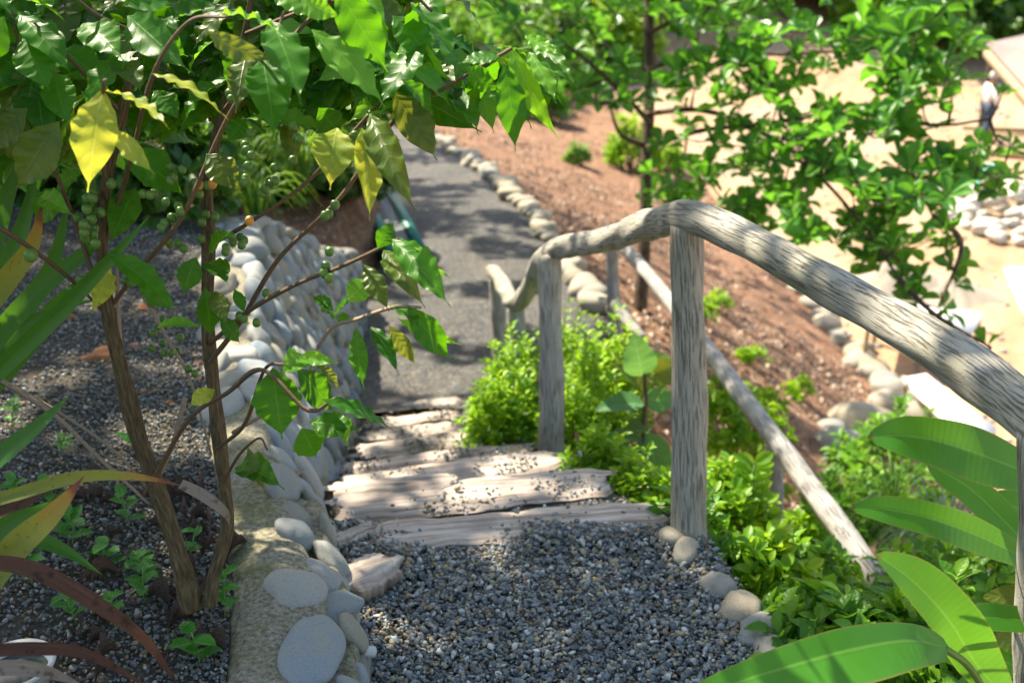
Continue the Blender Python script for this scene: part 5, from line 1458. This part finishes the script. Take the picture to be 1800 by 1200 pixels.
# shelter with ribbed roof
c0 = P(1733, 76, 25.5)
zr_ = c0[2]
rf = [G(1733, 76, zr_), G(1900, 258, zr_ - .25), G(2250, 150, zr_ + 1.2), G(2000, 18, zr_ + 1.2)]
sh = thing('open_shelter', 'low open shelter with a faded pink ribbed roof at the upper right edge', 'shelter', (np.mean([q[0] for q in rf]), np.mean([q[1] for q in rf]), -3.6))
Q = np.array(rf); Vt = np.concatenate([Q, Q - [0, 0, .06]])
uvq = np.array([[0, 0], [4, 0], [4, 4], [0, 4]] * 2, float)
build('roof', [(Vt, np.array([(0, 1, 2, 3), (7, 6, 5, 4), (0, 4, 5, 1), (1, 5, 6, 2), (2, 6, 7, 3), (3, 7, 4, 0)]), uvq)], MAT['roof'], sh, smooth=False)
d_ = Q[1] - Q[0]; nn_ = nrm(np.cross(d_, [0, 0, 1.0]))
e_ = nrm(d_)
build('fascia', [obox((Q[0] + Q[1]) / 2 + nn_ * -.0 - np.array([0, 0, .19]), [e_, nn_, np.cross(e_, nn_)], (np.linalg.norm(d_), .05, .22))], MAT['timber'], sh, smooth=False)
for q in Q:
    q2 = q * .9 + Q.mean(0) * .1; zg = hz(q2[0], q2[1]) - .1
    build('post', [tube([(q2[0], q2[1], zg), (q2[0], q2[1], q2[2] - .02)], .07, 4, 10)], MAT['treebark'], sh)

# worker
pf = on_ground(1727, 250)
DP = float(proj(pf)[1])
pr = thing('person', 'worker in a white hard hat, white shirt and dark jeans walking on the sand', 'person', pf)


def skin_body(name, verts, edges, radii, mat, parent, sub=2, root=0):
    me = bpy.data.meshes.new(name); me.from_pydata([tuple(float(c) for c in v) for v in verts], edges, []); me.update()
    o = bpy.data.objects.new(name, me); col.objects.link(o); o.parent = parent
    m = o.modifiers.new('skin', 'SKIN'); m.use_smooth_shade = True
    for i, r in enumerate(radii):
        me.skin_vertices[0].data[i].radius = (r, r) if np.ndim(r) == 0 else r
    me.skin_vertices[0].data[root].use_root = True
    s = o.modifiers.new('sub', 'SUBSURF'); s.levels = sub; s.render_levels = sub
    me.materials.append(mat)
    return o


# local frame: person faces right of the view (towards +X), slightly turned away
J = {'pel': (0, 0, .92), 'sp': (.01, 0, 1.12), 'ch': (.03, 0, 1.32), 'nk': (.04, 0, 1.45), 'hd': (.07, 0, 1.55), 'cr': (.07, 0, 1.66),
     'ls': (.03, .17, 1.38), 'le': (.06, .22, 1.12), 'lw': (.2, .2, .95), 'lh': (.25, .19, .9), 'rs': (.03, -.17, 1.38), 're': (-.06, -.23, 1.12), 'rw': (.06, -.24, .9), 'rh': (.09, -.24, .83),
     'lhp': (0, .09, .88), 'lk': (.12, .1, .48), 'la': (.1, .1, .09), 'lt': (.24, .1, .04), 'rhp': (0, -.09, .88), 'rk': (-.02, -.1, .48), 'ra': (-.16, -.1, .1), 'rt': (-.04, -.1, .04)}
def chain(keys, edges, rad, mat, name):
    idx = {k: i for i, k in enumerate(keys)}
    return skin_body(name, [J[k] for k in keys], [(idx[a], idx[b]) for a, b in edges], rad, mat, pr)
keys = list(J)
EDG = [('pel', 'sp'), ('sp', 'ch'), ('ch', 'nk'), ('nk', 'hd'), ('hd', 'cr'), ('ch', 'ls'), ('ls', 'le'), ('le', 'lw'), ('lw', 'lh'), ('ch', 'rs'), ('rs', 're'), ('re', 'rw'), ('rw', 'rh'), ('pel', 'lhp'), ('lhp', 'lk'), ('lk', 'la'), ('la', 'lt'), ('pel', 'rhp'), ('rhp', 'rk'), ('rk', 'ra'), ('ra', 'rt')]
RAD = {'pel': .12, 'sp': .11, 'ch': .13, 'nk': .055, 'hd': .085, 'cr': .07, 'ls': .06, 'le': .042, 'lw': .03, 'lh': .034, 'rs': .06, 're': .042, 'rw': .03, 'rh': .034, 'lhp': .085, 'lk': .058, 'la': .04, 'lt': .04, 'rhp': .085, 'rk': .058, 'ra': .04, 'rt': .04}
chain(keys, EDG, [RAD[k] for k in keys], MAT['skin'], 'body')
kk = ['pel', 'sp', 'ch', 'ls', 'le', 'lw', 'rs', 're', 'rw']
chain(kk, [('pel', 'sp'), ('sp', 'ch'), ('ch', 'ls'), ('ls', 'le'), ('le', 'lw'), ('ch', 'rs'), ('rs', 're'), ('re', 'rw')], [.145, .14, .155, .08, .062, .048, .08, .062, .048], MAT['fabricwhite'], 'shirt')
kk = ['pel', 'lhp', 'lk', 'la', 'rhp', 'rk', 'ra']
chain(kk, [('pel', 'lhp'), ('lhp', 'lk'), ('lk', 'la'), ('pel', 'rhp'), ('rhp', 'rk'), ('rk', 'ra')], [.135, .105, .078, .065, .105, .078, .065], MAT['denim'], 'trousers')
for s2 in ('l', 'r'):
    J[s2 + 'c'] = tuple(np.array(J[s2 + 'a']) + [0, 0, .2])
    chain([s2 + 'c', s2 + 'a', s2 + 't'], [(s2 + 'c', s2 + 'a'), (s2 + 'a', s2 + 't')], [.075, .07, .055], MAT['boot'], 'boot')
hv, hf = ICO3
keep = hv[:, 2] > -.15
Vh = hv.copy(); Vh[~keep, 2] = -.15
brim = (np.abs(Vh[:, 2] + .15) < .01); Vh[brim, :2] *= 1.0
build('hard_hat', [(Vh * [.145, .125, .14] + pf + np.array([.07, 0, 1.62]), hf), (np.array([[.075 + .17 * math.cos(t) * r, .14 * math.sin(t) * r, 1.6 - .01 * r] for r in (.7, 1.0) for t in np.linspace(0, 2 * np.pi, 25)]) + pf, grid_faces(2, 25))], MAT['plasticwhite'], pr)
pr.rotation_euler = (0, 0, R(25)); pr.scale = (.93, .93, .93)

# ------------------------------------------------------------------ light, sky, camera
sun = bpy.data.lights.new('sun', 'SUN'); sun.energy = 4.3; sun.angle = R(.55); sun.color = (1.0, .94, .84)
so = bpy.data.objects.new('sun', sun); col.objects.link(so)
so.rotation_euler = Vector([float(-v) for v in SUND]).to_track_quat('-Z', 'Y').to_euler()
so.location = (-4, 4, 12)
w = bpy.data.worlds.new('World'); sc.world = w; w.use_nodes = True
nt = w.node_tree; bgn = nt.nodes['Background']
sky = nt.nodes.new('ShaderNodeTexSky'); sky.sky_type = 'NISHITA'; sky.sun_disc = False
sky.sun_elevation = SUN_EL; sky.sun_rotation = SUN_AZ; sky.air_density = 1.0; sky.dust_density = 1.5
nt.links.new(sky.outputs[0], bgn.inputs[0]); bgn.inputs[1].default_value = .11
cd = bpy.data.cameras.new('camera'); cam = bpy.data.objects.new('camera', cd); col.objects.link(cam)
cam.location = CAM.tolist(); cam.rotation_euler = (R(90) - PITCH, 0, 0)
cd.sensor_width = 36; cd.lens = 36 * F / 1800; cd.clip_start = .05; cd.clip_end = 500
cd.dof.use_dof = True; cd.dof.focus_distance = 1.98; cd.dof.aperture_fstop = 3.8
sc.camera = cam
sc.view_settings.view_transform = 'Standard'; sc.view_settings.look = 'None'; sc.view_settings.gamma = 1
sc.view_settings.exposure = 1.75
sc.view_settings.use_white_balance = True; sc.view_settings.white_balance_temperature = 7400; sc.view_settings.white_balance_tint = 8
sc.render.engine = 'CYCLES'
sc.cycles.use_denoising = True
sc.cycles.max_bounces = 8; sc.cycles.diffuse_bounces = 4; sc.cycles.transmission_bounces = 6
